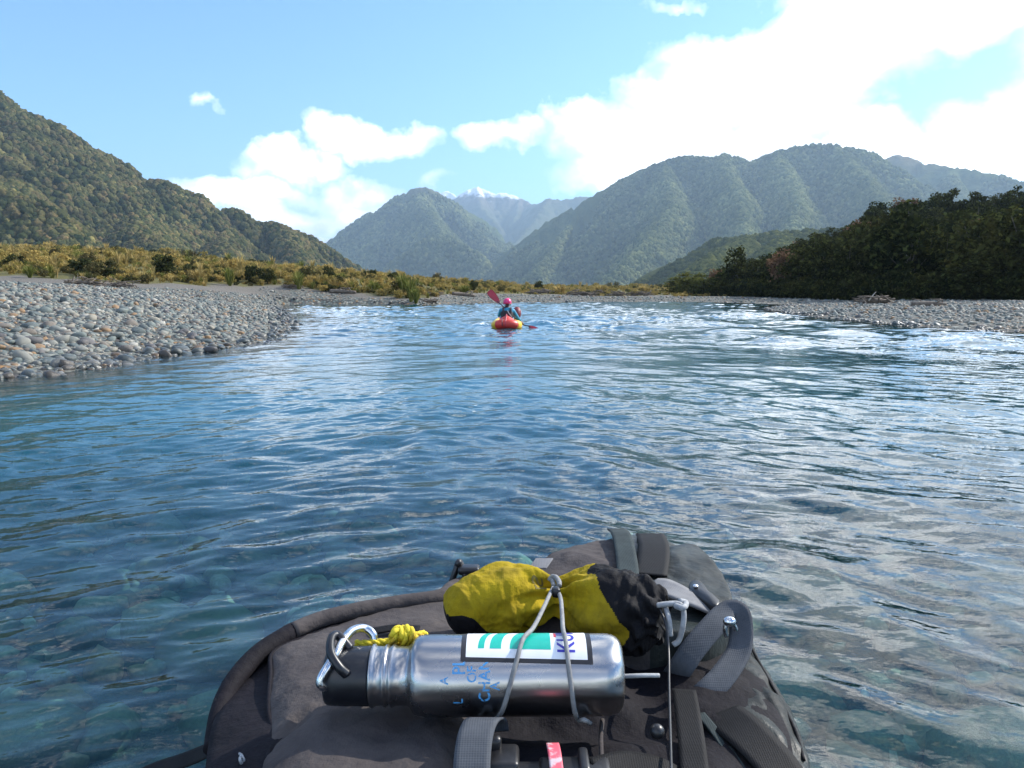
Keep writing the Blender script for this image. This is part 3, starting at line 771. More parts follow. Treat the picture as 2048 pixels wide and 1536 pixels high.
obj('branch', *tube([p + [0.03, 0, 2.6], p + [0.2, 0.1, 2.9], p + [0.3, 0.1, 3.3]], [0.04, 0.03, 0.012], 6, 8), M_PALEBARK, o)

# ---- instanced woods and scrub (uncountable)
def instancer(name, P, scale, rot, protos):
    col = bpy.data.collections.new(name + '_kinds')
    for v, f, m in protos:
        q = bpy.data.objects.new(name + '_kind', mesh_data(name, v, f, m, True)); col.objects.link(q)
    me = bpy.data.meshes.new(name); me.vertices.add(len(P)); me.vertices.foreach_set('co', np.asarray(P, np.float32).ravel()); me.update()
    attr(me, 'size', scale); attr(me, 'turn', rot)
    o = bpy.data.objects.new(name, me); link(o); tag(o, kind='stuff')
    ng = bpy.data.node_groups.new(name, 'GeometryNodeTree'); ng.is_modifier = True
    ng.interface.new_socket('Geometry', in_out='INPUT', socket_type='NodeSocketGeometry')
    ng.interface.new_socket('Geometry', in_out='OUTPUT', socket_type='NodeSocketGeometry')
    N = ng.nodes; L = ng.links
    gi = N.new('NodeGroupInput'); go = N.new('NodeGroupOutput')
    iop = N.new('GeometryNodeInstanceOnPoints'); ci = N.new('GeometryNodeCollectionInfo'); ci.inputs['Collection'].default_value = col
    ci.inputs['Separate Children'].default_value = True; ci.inputs['Reset Children'].default_value = True
    rv = N.new('FunctionNodeRandomValue'); rv.data_type = 'INT'; rv.inputs[4].default_value = 0; rv.inputs[5].default_value = len(protos) - 1
    iop.inputs['Pick Instance'].default_value = True
    a1 = N.new('GeometryNodeInputNamedAttribute'); a1.data_type = 'FLOAT'; a1.inputs[0].default_value = 'size'
    a2 = N.new('GeometryNodeInputNamedAttribute'); a2.data_type = 'FLOAT'; a2.inputs[0].default_value = 'turn'
    cx = N.new('ShaderNodeCombineXYZ'); L.new(a2.outputs[0], cx.inputs[2])
    L.new(gi.outputs[0], iop.inputs['Points']); L.new(ci.outputs[0], iop.inputs['Instance']); L.new(rv.outputs[2], iop.inputs['Instance Index'])
    L.new(cx.outputs[0], iop.inputs['Rotation']); L.new(a1.outputs[0], iop.inputs['Scale']); L.new(iop.outputs[0], go.inputs[0])
    md = o.modifiers.new('scatter', 'NODES'); md.node_group = ng
    return o
def lump(seed, m, sub=3):
    r = np.random.default_rng(seed); v, f = ico(sub)
    n = sum(a * perlin(v[:, 0] * k + seed, v[:, 1] * k + v[:, 2] * k * 1.7, seed) for k, a in ((1.7, 0.35), (3.9, 0.28)))
    v = v * (1 + n)[:, None] * np.array([0.55, 0.55, 0.62]); v[:, 2] += 0.42
    return v, f, m
GREENS = [(0.0, (0.029, 0.040, 0.018)), (0.25, (0.067, 0.071, 0.027)), (0.5, (0.122, 0.112, 0.043)), (0.7, (0.171, 0.121, 0.056)), (0.85, (0.089, 0.082, 0.033)), (1.0, (0.223, 0.190, 0.072))]
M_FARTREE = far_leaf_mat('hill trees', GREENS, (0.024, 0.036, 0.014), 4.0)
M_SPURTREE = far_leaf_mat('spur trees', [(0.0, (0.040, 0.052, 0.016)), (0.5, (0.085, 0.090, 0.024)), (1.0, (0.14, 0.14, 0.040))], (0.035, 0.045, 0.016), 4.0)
def hill_wood(name, key, u0, u1, y0, y1, n, smin, smax, m, seed, ztop=1e5, sub=3):
    r = np.random.default_rng(seed)
    y = y0 + (y1 - y0) * r.random(n) ** 0.9; u = r.uniform(u0, u1, n); x = u * y
    z = MOUNTS[key](x, y); k = (z > 1.0) & (z < ztop * r.uniform(0.8, 1.05, n))
    # leave the back of the ridge bare: keep what faces the valley or lies on the crest
    zb = MOUNTS[key](x * (1 - 14 / y), y - 14); k &= (zb < z + 13 * (1 + y0 / 2000))
    x, y, z = x[k], y[k], z[k]
    s = r.uniform(smin, smax, len(x)) * (1 + 0.35 * fbm(x / 60, y / 60, seed, 2))
    instancer(name, np.stack([x, y, z - 0.15 * s], -1), s, r.uniform(0, 6.28, len(x)), [lump(seed + i, m, sub) for i in range(4)])
hill_wood('hill_forest', 'forested_hill', -1.0, -0.16, 600, 1330, 40000, 3.5, 10.0, M_FARTREE, 401)
hill_wood('spur_forest', 'forested_spur', 0.10, 0.44, 700, 1260, 7000, 7.0, 12.0, M_SPURTREE, 421)
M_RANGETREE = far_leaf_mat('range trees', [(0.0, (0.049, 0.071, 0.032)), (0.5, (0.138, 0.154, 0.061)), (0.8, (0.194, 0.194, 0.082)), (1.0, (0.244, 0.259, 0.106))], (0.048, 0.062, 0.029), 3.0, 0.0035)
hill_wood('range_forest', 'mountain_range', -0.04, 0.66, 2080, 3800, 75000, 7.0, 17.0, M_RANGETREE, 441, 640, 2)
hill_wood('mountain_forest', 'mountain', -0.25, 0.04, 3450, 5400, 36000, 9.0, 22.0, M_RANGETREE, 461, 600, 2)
def tuft(seed, m, n=70, h=1.0, w=0.5):
    """tussock: arching blades"""
    r = np.random.default_rng(seed); V = []; F = []
    for i in range(n):
        a = r.uniform(0, 2 * math.pi); L = h * r.uniform(0.6, 1.1); lean = w * r.uniform(0.15, 1.0)
        d = np.array([math.cos(a), math.sin(a), 0]); q = np.array([-d[1], d[0], 0]) * 0.02 * h * r.uniform(0.8, 1.8)
        b = d * 0.12 * w * r.random(); p1 = b + d * lean * 0.45 + [0, 0, L * 0.65]; p2 = b + d * lean * 1.1 + [0, 0, L * 0.9]
        k = len(V); V += [b - q, b + q, p1 + q * 0.8, p1 - q * 0.8, p2]; F += [[k, k + 1, k + 2, k + 3], [k + 3, k + 2, k + 4]]
    return np.array(V), F, m
def bushv(seed, m, n=16, per=26, leaf=0.085, rad=(0.55, 0.55, 0.42)):
    r = np.random.default_rng(seed); c, P = crown_pts(r, n, per, rad, 0.24, -0.9); P[:, 2] += 0.48
    V, F = cards(P, leaf, r); return V, F.tolist(), m
def scrub():
    r = np.random.default_rng(77); n = 53000
    y = np.exp(r.uniform(math.log(34), math.log(640), n)); u = r.uniform(-1.0, 0.30, n); x = u * y
    d = shore_dist(x, y); z = zone_of(x, y, d)
    k = (z > 1.55) & (d > 1.5) & (r.random(n) < 0.25 + 0.75 * smooth(-0.3, 0.4, fbm(x / 12, y / 12, 78, 3)))
    x, y, d = x[k], y[k], d[k]
    s = r.uniform(0.30, 1.0, len(x)) * (0.85 + 1.1 * smooth(60, 300, y)) * (1 - 0.35 * smooth(-0.2, 0.0, x / y)) * (1 + 0.9 * (r.random(len(x)) < 0.06))
    h = ground_h(x, y, d)
    instancer('scrub', np.stack([x, y, h - 0.05], -1), s, r.uniform(0, 6.28, len(x)),
              [tuft(1, M_STRAW), tuft(2, M_STRAW, 60, 0.9, 0.7), tuft(3, M_GRASS), bushv(4, M_SCRUB), bushv(5, M_SCRUB), bushv(6, M_SCRUB), bushv(7, M_SHRUB), tuft(8, M_GRASS, 60, 0.8, 0.8), tuft(10, M_STRAW, 60, 0.8, 0.8), bushv(8, M_BROWN), tuft(9, M_STRAW, 40, 1.25, 0.35)])
scrub()
UNDER()

# ---- shrubs and tussocks one can pick out along the bank
SHRUBS = [bushv(50 + k, M_SHRUB, 26, 40, 0.075, (0.55, 0.5, 0.46)) for k in range(3)]
SHRUB_ME = [mesh_data('foliage', v, f, m, False) for v, f, m in SHRUBS]
STEM_ME = mesh_data('stem', *join([tube([(0, 0, -0.1), (a * 0.3, b * 0.3, 0.3), (a, b, 0.7)], [0.03, 0.022, 0.008], 5, 6) for a, b in ((0.2, 0.1), (-0.25, 0.1), (0.05, -0.25))]), M_BARK)
TUFT_ME = [mesh_data('tussock', *tuft(60 + k, M_GRASS if k < 2 else M_STRAW, 150, 1.0, 0.62), False) for k in range(4)]
def shrub(px, py, hpx, wpx, label, k=0):
    p = ground_hit(px, py); D = p[1]
    o = empty('shrub', p, rng.uniform(0, 6.28)); o.scale = (wpx / FPX * D / 1.35, wpx / FPX * D / 1.35, hpx / FPX * D / 1.05)
    tag(o, label, 'shrub', 'shrubs on the left bank')
    link(bpy.data.objects.new('foliage', SHRUB_ME[k % 3]), o); link(bpy.data.objects.new('stem', STEM_ME), o)
def tussock(px, py, hpx, wpx, label, k=0):
    p = ground_hit(px, py); D = p[1]
    o = bpy.data.objects.new('grass_tussock', TUFT_ME[k]); link(o); o.location = p - [0, 0, 0.05]; o.rotation_euler = (0, 0, rng.uniform(0, 6.28))
    o.scale = (wpx / FPX * D / 1.3, wpx / FPX * D / 1.3, hpx / FPX * D / 0.95); tag(o, label, 'grass', 'tussocks along the bank')
shrub(172, 552, 44, 62, 'dark domed shrub just above the leftmost driftwood pile', 0)
shrub(212, 556, 38, 54, 'dark green shrub right behind the leftmost driftwood pile, beside the domed one', 1)
shrub(330, 556, 46, 66, 'wide dark shrub behind the grey silt, right of the driftwood pile', 2)
shrub(508, 566, 44, 44, 'upright dark shrub above the tip of the left gravel bar', 0)
shrub(536, 568, 34, 38, 'low dark shrub touching the upright one above the gravel bar tip', 1)
shrub(658, 566, 34, 38, 'dark pointed shrub below the foot of the left hill', 2)
shrub(786, 568, 30, 30, 'dark shrub left of the tall tussock at the water', 0)
shrub(38, 535, 26, 40, 'dark shrub far back in the yellow scrub near the left edge', 1)
shrub(1078, 583, 22, 26, 'small dark shrub on the far bank right of the paddler', 2)
shrub(947, 584, 30, 22, 'slim dark shrub on the far bank left of the red paddle blade', 0)
for a, (px, py, h, w, k, lab) in enumerate([
    (822, 604, 50, 48, 0, 'big green tussock leaning over the water edge on the far bank'), (806, 588, 44, 52, 1, 'broad green tussock behind the one leaning over the water'),
    (832, 607, 34, 40, 1, 'bright green tussock lowest at the waterline'), (460, 572, 40, 40, 0, 'bright green tussock behind the gravel bar, left of the upright shrub'),
    (598, 578, 34, 46, 1, 'green tussock at the back of the bay'), (60, 556, 26, 36, 1, 'green tussock by the silt near the left edge'), (300, 562, 24, 30, 0, 'small green tussock beside the grey silt'),
    (398, 566, 30, 50, 2, 'straw coloured tussock between the wide shrub and the green tussock'), (700, 580, 28, 42, 2, 'straw tussock on the far bank above the bay'),
    (750, 584, 24, 34, 0, 'small green tussock on the far bank above the bay'), (930, 590, 22, 44, 1, 'low green tussock on the far bank left of the paddler'),
    (1120, 589, 20, 50, 2, 'wide straw tussock on the far bank right of the paddler'), (1200, 588, 20, 44, 3, 'straw tussock behind the dark driftwood heap'), (1290, 590, 20, 44, 3, 'straw tussock at the right end of the far bank scrub')]):
    tussock(px, py, h, w, lab, k)

# ------------------------------------------------------------------ driftwood
def limbs(r, p, L, H, n, rad, flat=0.5):
    parts = []
    for i in range(n):
        a = r.uniform(0, math.pi * 2); c = p + np.array([r.uniform(-L, L) * 0.5, r.uniform(-0.4, 0.4), r.uniform(0.05, H * 0.7)])
        q = np.array([math.cos(a), math.sin(a) * 0.5, r.normal(0, flat) * 0.5]) * L * r.uniform(0.15, 0.40)
        parts.append(tube([c - q, c + [0, 0, r.normal(0, 0.06)], c + q + [0, 0, r.normal(0, 0.08)]], [rad * r.uniform(0.6, 1.2), rad * 0.8, rad * 0.25], 5, 7))
    return join(parts)
def drift_pile(px, py, wpx, hpx, label, seed, pale=True, trunk=True):
    r = np.random.default_rng(seed); p = ground_hit(px, py); L = wpx / FPX * p[1]; H_ = hpx / FPX * p[1]
    o = empty('driftwood_pile', p); tag(o, label, 'driftwood', 'driftwood stranded on the banks')
    obj('branches', *limbs(r, p, L, H_, 34, max(H_ * 0.07, 0.02)), M_DRIFT, o)
    if trunk:
        obj('log', *tube([p + [-L * 0.45, 0.1, H_ * 0.2], p + [0, 0, H_ * 0.32], p + [L * 0.45, -0.1, H_ * 0.22]], [H_ * 0.16, H_ * 0.2, H_ * 0.12], 9, 14), M_DRIFT, o)
    if pale:
        obj('pale_branch', *tube([p + [-L * 0.30, -0.3, H_ * 0.3], p + [-L * 0.18, -0.3, H_ * 0.75], p + [-L * 0.08, -0.25, H_ * 1.05]], [H_ * 0.07, H_ * 0.06, H_ * 0.02], 6, 8), M_DRIFTPALE, o)
def drift_log(px0, py0, px1, py1, rpx, label, m, seed):
    r = np.random.default_rng(seed); a = ground_hit(px0, py0); b = ground_hit(px1, py1); b = at_y(px1, py1, a[1] + (b[1] - a[1]) * 0.25)
    b[2] = ground_h(b[:1], b[1:2])[0]; rad = rpx / FPX * a[1]
    up = np.array([0, 0, rad * 0.7]); mid = (a + b) / 2 + [0, 0, rad * 0.9]; L = np.linalg.norm(b - a)
    parts = [tube([a + up, mid, b + up], [rad, rad * 0.92, rad * 0.6], 10, 16)]
    for k in range(4):
        t = r.uniform(0.15, 0.9); c = a + (b - a) * t + up
        parts.append(tube([c, c + [r.normal(0, .1) * L, r.normal(0, .05) * L, rad * 1.3], c + [r.normal(0, .16) * L, r.normal(0, .08) * L, rad * 2.0]], [rad * 0.35, rad * 0.25, rad * 0.08], 5, 6))
    o = obj('driftwood_log', *join(parts), m); tag(o, label, 'log', 'driftwood stranded on the banks')
drift_pile(172, 570, 70, 16, 'tangled brown driftwood pile with a pale branch on the silt, farthest left', 1)
drift_pile(242, 575, 62, 15, 'dark driftwood heap on the silt just right of the pile with a pale branch', 2, False)
drift_log(182, 568, 232, 572, 2.6, 'thin pale log lying between the two left driftwood piles', M_DRIFTPALE, 3)
drift_pile(582, 577, 34, 10, 'small dark driftwood heap behind the tip of the left gravel bar', 4, False)
drift_log(660, 586, 712, 588, 4.5, 'grey log lying on the far bank gravel above the bay', M_DRIFT, 5)
drift_log(776, 575, 806, 582, 3.0, 'pale slanting log left of the big green tussock', M_DRIFTPALE, 6)
drift_pile(866, 592, 34, 10, 'dark driftwood clump on the gravel right of the big tussock', 7, False)
drift_pile(862, 606, 26, 10, 'small dark driftwood clump at the waterline right of the big tussock', 8, False)
drift_log(905, 590, 950, 591, 4.0, 'dark flat log on the far bank left of the paddler', M_DRIFT, 9)
drift_pile(1075, 588, 44, 13, 'driftwood heap on the far bank just right of the paddler', 10, False)
drift_pile(1168, 592, 56, 14, 'long dark driftwood heap on the far bank between paddler and range foot', 11, False)
drift_pile(1232, 592, 30, 11, 'rounded dark driftwood heap on the far bank', 12, False)
drift_pile(1280, 592, 40, 12, 'dark driftwood heap farthest right on the far bank', 13, False)
drift_pile(1752, 609, 64, 24, 'grey root tangle with jutting branches on the right gravel bar', 14)
drift_log(1822, 614, 1892, 614, 6.0, 'dark brown log lying on the right gravel bar', M_DRIFT, 15)
# ------------------------------------------------------------------ materials of the gear
def fabric(name, c, c2, rough=0.85, scale=14.0, weave=900.0, wet=None, thr=(0.35, 0.7), sheen=0.0, rel=0.5, wv=0.12):
    """woven cloth: stains in noise, a fine weave in relief"""
    m, t, b = new_mat(name)
    co = t.new('ShaderNodeTexCoord').outputs['Object']
    n = t.noise(co, scale, 7.0, 0.62); n2 = t.noise(co, scale * 5.5, 4.0, 0.6)
    col = t.mix(t.maprange(n, *thr), c4(c), c4(c2))
    col = t.mix(t.maprange(n2, 0.45, 0.75, 0.0, 0.35), col, c4([x * 0.55 for x in c2]))
    t.l.new(col, b.inputs['Base Color'])
    if wet: t.l.new(t.maprange(n, 0.4, 0.6, wet, rough), b.inputs['Roughness'])
    else: b.inputs['Roughness'].default_value = rough
    b.inputs['Specular IOR Level'].default_value = 0.18; b.inputs['Sheen Weight'].default_value = sheen
    w1 = t.new('ShaderNodeTexWave', wave_type='BANDS', bands_direction='X'); t.put(w1, Vector=co, Scale=weave * 0.16, Distortion=0.6)
    w2 = t.new('ShaderNodeTexWave', wave_type='BANDS', bands_direction='Y'); t.put(w2, Vector=co, Scale=weave * 0.16, Distortion=0.6)
    h = t.math('ADD', t.math('MULTIPLY', w1.outputs['Fac'], 0.5), t.math('MULTIPLY', w2.outputs['Fac'], 0.5))
    nb = t.bump(h, wv, 0.0006)
    t.l.new(t.bump(n2, rel, 0.005, nb), b.inputs['Normal'])
    return m
M_GREY = fabric('grey pack cloth', (0.086, 0.075, 0.071), (0.046, 0.040, 0.041), 0.9)
M_CHAR = fabric('charcoal pack cloth', (0.010, 0.0085, 0.012), (0.005, 0.0045, 0.0065), 0.8)
M_WET = fabric('wet green grey cloth', (0.030, 0.038, 0.036), (0.008, 0.010, 0.011), 0.6, 9.0, wet=0.32)
M_BLACKCL = fabric('black cloth', (0.0075, 0.007, 0.009), (0.004, 0.004, 0.005), 0.75)
M_YEL = fabric('yellow bag cloth', (0.37, 0.265, 0.008), (0.15, 0.11, 0.012), 0.85, 16.0, thr=(0.45, 0.78))
M_WEB = fabric('grey webbing', (0.078, 0.086, 0.098), (0.050, 0.057, 0.067), 0.75, 20.0, 1000.0, rel=0.06, wv=0.35)
M_WEBLIGHT = fabric('light grey webbing', (0.21, 0.21, 0.21), (0.155, 0.155, 0.163), 0.75, 20.0, 1000.0, rel=0.06, wv=0.35)
M_WEBGREEN = fabric('faded green webbing', (0.038, 0.052, 0.052), (0.022, 0.030, 0.032), 0.8, 24.0, 1000.0, rel=0.06, wv=0.35)
M_WEBBLACK = fabric('black webbing', (0.008, 0.008, 0.009), (0.0045, 0.0045, 0.005), 0.7, 24.0, 1000.0, rel=0.06, wv=0.35)
M_PLAST = simple('black plastic', (0.006, 0.006, 0.007), 0.38, (0.02, 0.02, 0.022), 40, bump=0.1, bscale=200, bdist=0.0005)
M_CAP = simple('worn black cap plastic', (0.005, 0.006, 0.009), 0.36, (0.010, 0.011, 0.015), 50, bump=0.12, bscale=300, bdist=0.0004)
M_CORD = simple('grey bungee cord', (0.26, 0.26, 0.25), 0.7, (0.17, 0.17, 0.17), 160, bump=0.5, bscale=1500, bdist=0.0006)
M_CORDPALE = simple('pale cord', (0.36, 0.37, 0.37), 0.7, (0.24, 0.25, 0.26), 160, bump=0.5, bscale=1500, bdist=0.0006)
M_ROPE = simple('yellow rope', (0.70, 0.55, 0.02), 0.75, (0.42, 0.20, 0.03), 70, bump=0.8, bscale=500, bdist=0.0015, thr=(0.52, 0.72))
M_CHROME = simple('polished aluminium', (0.66, 0.67, 0.68), 0.20, (0.52, 0.53, 0.55), 60, metal=1.0)
M_PINK = simple('pink tape', (0.72, 0.10, 0.14), 0.6, (0.55, 0.45, 0.46), 90, thr=(0.5, 0.6))
M_WHITE = simple('sticker white', (0.78, 0.79, 0.80), 0.4, (0.70, 0.71, 0.73), 60)
M_STBLACK = simple('sticker black', (0.012, 0.012, 0.016), 0.4, (0.02, 0.02, 0.024), 60)
M_GREEN = simple('sticker green', (0.0, 0.42, 0.32), 0.4, (0.0, 0.36, 0.27), 60)
M_BLUE = simple('sticker blue', (0.035, 0.03, 0.42), 0.4, (0.04, 0.035, 0.34), 60)
M_REDINK = simple('sticker red', (0.55, 0.03, 0.05), 0.4, (0.45, 0.03, 0.04), 60)
M_INK = simple('worn blue print', (0.06, 0.30, 0.62), 0.45, (0.10, 0.36, 0.66), 300)
M_BAGINK = simple('faded bag print', (0.085, 0.068, 0.02), 0.9, (0.20, 0.16, 0.03), 120)
def steel_mat():
    """brushed steel: hairlines round the bottle, stretched along its turn; dull stains"""
    m, t, b = new_mat('brushed steel')
    co = t.new('ShaderNodeTexCoord').outputs['Object']
    n2 = t.noise(co, 22.0, 4.0, 0.6)
    t.put(b, Metallic=1.0, Base__Color=t.mix(t.maprange(n2, 0.3, 0.7), (0.44, 0.43, 0.42, 1), (0.37, 0.36, 0.36, 1)), Roughness=t.maprange(n2, 0.3, 0.7, 0.25, 0.31))
    b.inputs['Anisotropic'].default_value = 0.4
    return m
M_STEEL = steel_mat()

# ------------------------------------------------------------------ shapes of the gear
def pts3(L): return np.array([at_z(a, b, c) for a, b, c in L])
def pillow(outline, z_edge, z_top, z_bot, power=3.5, N=140, rings=26, wr=0.0, wl=0.05, seed=1, disp=None, bulge=1.015, rim=0.0):
    """a stuffed form over an outline given as pixels on the level z_edge"""
    O = catmull(pts3([(a, b, z_edge) for a, b in outline]), N, True)
    c = O.mean(0); rows = []
    for r in np.linspace(0.02, 1, rings) ** 0.8:
        P = c + (O - c) * r
        P[:, 2] = z_edge + (z_top - z_edge) * (1 - r ** power)
        rows.append(P)
    h = z_edge - z_bot
    for s, f in ((bulge, 0.12), (bulge + 0.004, 0.35), (bulge - 0.01, 0.7), (0.93, 1.0)):
        P = c + (O - c) * s; P[:, 2] = z_edge - h * f; rows.append(P)
    V = np.array(rows); n = len(rows)
    X, Y = V[..., 0], V[..., 1]
    if wr: V[..., 2] += wr * 0.45 * (1 - 2 * np.abs(perlin(X / wl * 2.1 + Y / wl, Y / wl * 1.2, seed + 5))) * (0.5 + perlin(X / wl * 0.6, Y / wl * 0.6, seed + 9))
    if wr: V[..., 2] += wr * fbm(X / wl, Y / wl, seed, 3) * np.linspace(1, 0.5, n)[:, None]
    if disp is not None: V[:rings, :, 2] += disp(X[:rings], Y[:rings])
    F = grid_faces(n, N, True).tolist()
    V = V.reshape(-1, 3); V = np.vstack([V, [[c[0], c[1], V[:N, 2].mean()]]])
    F += [[len(V) - 1, (j + 1) % N, j] for j in range(N)]
    return V, F
def ribbon(P, wdir, width, th=0.0016, n=40, wr=0.0):
    """flat webbing along P, its width along wdir (one vector or one per point)"""
    P = np.asarray(P, float); C = catmull(P, n)
    Wd = np.asarray(wdir, float)
    Wd = np.tile(Wd, (n, 1)) if Wd.ndim == 1 else catmull(Wd, n)
    T = np.gradient(C, axis=0); T /= np.linalg.norm(T, axis=1, keepdims=True)
    Wd = Wd - T * np.sum(T * Wd, 1, keepdims=True); Wd /= np.linalg.norm(Wd, axis=1, keepdims=True)
    Nn = np.cross(T, Wd); w = np.linspace(-0.5, 0.5, 7)
    rows = []
    for k in range(n):
        top = C[k] + Wd[k] * (w * width)[:, None] + Nn[k] * th / 2; bot = C[k] + Wd[k] * (w[::-1] * width)[:, None] - Nn[k] * th / 2
        rows.append(np.vstack([top, bot]))
    V = np.array(rows).reshape(-1, 3); m = 14
    F = grid_faces(n, m, True).tolist() + [list(range(m))[::-1], [(n - 1) * m + j for j in range(m)]]
    return V, F
def seg_dist(x, y, a, b):
    a = np.asarray(a)[:2]; b = np.asarray(b)[:2]; e = b - a
    t = np.clip(((x - a[0]) * e[0] + (y - a[1]) * e[1]) / (e @ e), 0, 1)
    return np.hypot(x - a[0] - t * e[0], y - a[1] - t * e[1]), t
def ellipsoid(c, s, sub=3, M=None):
    v, f = ico(sub); v = v * np.asarray(s)
    if M is not None: v = v @ np.asarray(M).T
    return v + np.asarray(c), f.tolist()
def rbox(c, s, r, M=None, k=3):
    """box with rounded edges"""
    bm = bmesh.new(); bmesh.ops.create_cube(bm, size=1.0)
    for v in bm.verts: v.co = Vector((v.co.x * s[0], v.co.y * s[1], v.co.z * s[2]))
    bmesh.ops.bevel(bm, geom=bm.edges[:], offset=r, segments=k, affect='EDGES', profile=0.5)
    v = np.array([p.co[:] for p in bm.verts]); f = [[q.index for q in p.verts] for p in bm.faces]; bm.free()
    if M is not None: v = v @ np.asarray(M).T
    return v + np.asarray(c), f

# ------------------------------------------------------------------ own boat under the pack
RAFT = empty('bow_of_raft', (0.02, 0.7, 0.0)); tag(RAFT, 'dark inflated raft bow under the backpack', 'raft')
obj('bow_tube', *tube([(-0.24, -0.5, 0.16), (-0.25, 0.2, 0.17), (-0.21, 0.65, 0.19), (-0.08, 0.88, 0.22), (0.10, 0.88, 0.22), (0.24, 0.65, 0.19), (0.28, 0.2, 0.17), (0.27, -0.5, 0.16)], 0.13, 20, 60), M_BLACKCL, RAFT)
sd = np.array([[0.02 + 0.36 * math.cos(a) * k, -0.22 + 0.66 * math.sin(a) * k, 0.43 + 0.05 * (1 - k)] for k in (0.02, 0.35, 0.7, 0.95, 1.0) for a in np.linspace(0, 2 * math.pi, 32, endpoint=False)])
sd[-32:, 2] = 0.30
obj('unseen_deck', sd, grid_faces(5, 32, True).tolist(), M_CHAR, RAFT)  # out of view; added to darken the lower half of the bottle's reflection
obj('deck', *pillow([(520, 1536), (560, 1360), (760, 1260), (1100, 1200), (1350, 1260), (1480, 1400), (1500, 1700), (520, 1700)], 0.33, 0.34, 0.20, N=60, rings=8), M_BLACKCL, RAFT)
sl = pts3([(425, 1496, 0.45), (390, 1512, 0.43), (350, 1527, 0.41), (300, 1543, 0.38), (230, 1575, 0.34)])
obj('tie_down_strap', *ribbon(sl, (0.1, 0.7, 0.5), 0.022), M_WEBBLACK, RAFT)

# ------------------------------------------------------------------ backpack
PACK = empty('backpack', (0.02, 0.7, 0.34)); tag(PACK, 'big grey and black backpack strapped on the bow in the foreground', 'backpack')
def crease(lines):
    L = [(at_z(a, b, 0.62), at_z(c, d, 0.62), amp, w) for a, b, c, d, amp, w in lines]
    def f(x, y):
        s = 0
        for a, b, amp, w in L:
            d, t = seg_dist(x, y, a, b); s = s + amp * np.exp(-(d / w) ** 2) * (0.4 + 0.6 * np.sin(np.pi * np.clip(t, 0.08, 0.92)))
        return s
    return f
obj('body', *pillow([(404, 1640), (412, 1530), (424, 1455), (455, 1380), (514, 1308), (590, 1256), (700, 1220), (800, 1206), (880, 1192), (960, 1168), (1085, 1140), (1200, 1106), (1330, 1106), (1420, 1140), (1462, 1205),
                     (1492, 1290), (1545, 1400), (1580, 1480), (1590, 1580), (1560, 1700), (1300, 1750), (900, 1750), (600, 1730)], 0.604, 0.628, 0.33, 4.0, 180, 30, 0.005, 0.07, 3,
                    crease([(900, 1440, 1330, 1440, -0.022, 0.035), (1250, 1300, 1330, 1420, -0.02, 0.03)])), M_CHAR, PACK)
obj('front_panel', *pillow([(548, 1302), (620, 1270), (720, 1236), (800, 1216), (880, 1200), (930, 1206), (960, 1250), (985, 1330), (985, 1400), (940, 1450), (925, 1530), (920, 1620), (740, 1640), (560, 1630), (528, 1540), (545, 1470), (536, 1420), (540, 1350)],
                           0.618, 0.636, 0.59, 5.0, 170, 34, 0.0035, 0.06, 5,
                           crease([(538, 1490, 640, 1442, -0.013, 0.010), (560, 1470, 680, 1425, 0.008, 0.012), (600, 1400, 760, 1425, 0.004, 0.012), (870, 1440, 760, 1500, -0.006, 0.012)])), M_GREY, PACK)
obj('piping', *tube(pts3([(586, 1262, 0.627), (640, 1240, 0.630), (720, 1220, 0.632), (800, 1206, 0.632), (880, 1194, 0.632), (905, 1176, 0.63), (940, 1164, 0.625)]), 0.0095, 12, 50), M_GREY, PACK)
o = obj('piping', *tube(pts3([(424, 1500, 0.585), (440, 1420, 0.60), (470, 1360, 0.612), (520, 1306, 0.62), (586, 1262, 0.626)]), [0.008, 0.009, 0.010, 0.0105, 0.010], 12, 44), M_CHAR, PACK)
# seam of the front panel: a raised stitched welt
obj('seam', *tube(pts3([(534, 1520, 0.616), (547, 1470, 0.616), (537, 1420, 0.619), (541, 1350, 0.621), (548, 1303, 0.622), (620, 1271, 0.622), (720, 1237, 0.622), (800, 1217, 0.622), (885, 1201, 0.621)]), 0.0022, 6, 90), M_CHAR, PACK)
obj('pocket_zip', *ribbon(pts3([(748, 1262, 0.640), (790, 1256, 0.6405), (838, 1258, 0.6405)]), (0.0, 1, 0.1), 0.012, 0.002, 16), M_BLACKCL, PACK)
# lid: grey on the left, wet green cloth on the right
lv, lf = pillow([(1030, 1225), (1066, 1150), (1098, 1112), (1150, 1092), (1205, 1080), (1262, 1071), (1335, 1079), (1395, 1094), (1438, 1138), (1462, 1188), (1456, 1228), (1400, 1262), (1300, 1266), (1180, 1246), (1100, 1238)],
                0.652, 0.662, 0.52, 3.0, 150, 26, 0.003, 0.05, 8, crease([(1270, 1190, 1345, 1130, -0.008, 0.012), (1345, 1130, 1400, 1105, -0.006, 0.008), (1100, 1150, 1180, 1190, 0.004, 0.02)]))
xs = at_z(1244, 1120, 0.66)[0]
left = [f for f in lf if np.mean([lv[i][0] for i in f]) < xs]; right = [f for f in lf if np.mean([lv[i][0] for i in f]) >= xs]
obj('lid', lv, left, M_GREY, PACK); o = obj('lid_end', lv, right, M_WET, PACK)
obj('lid_strap', *ribbon(pts3([(1252, 1196, 0.664), (1256, 1150, 0.668), (1252, 1110, 0.671), (1246, 1080, 0.671), (1240, 1065, 0.668), (1232, 1058, 0.655)]), (1, 0, 0), 0.026, 0.002, 40), M_WEBGREEN, PACK)
obj('ribbed_strap', *ribbon(pts3([(1300, 1150, 0.666), (1306, 1120, 0.6675), (1308, 1095, 0.667), (1304, 1078, 0.662), (1300, 1068, 0.650)]), (1, 0, 0), 0.040, 0.002, 40), M_WEBBLACK, PACK)
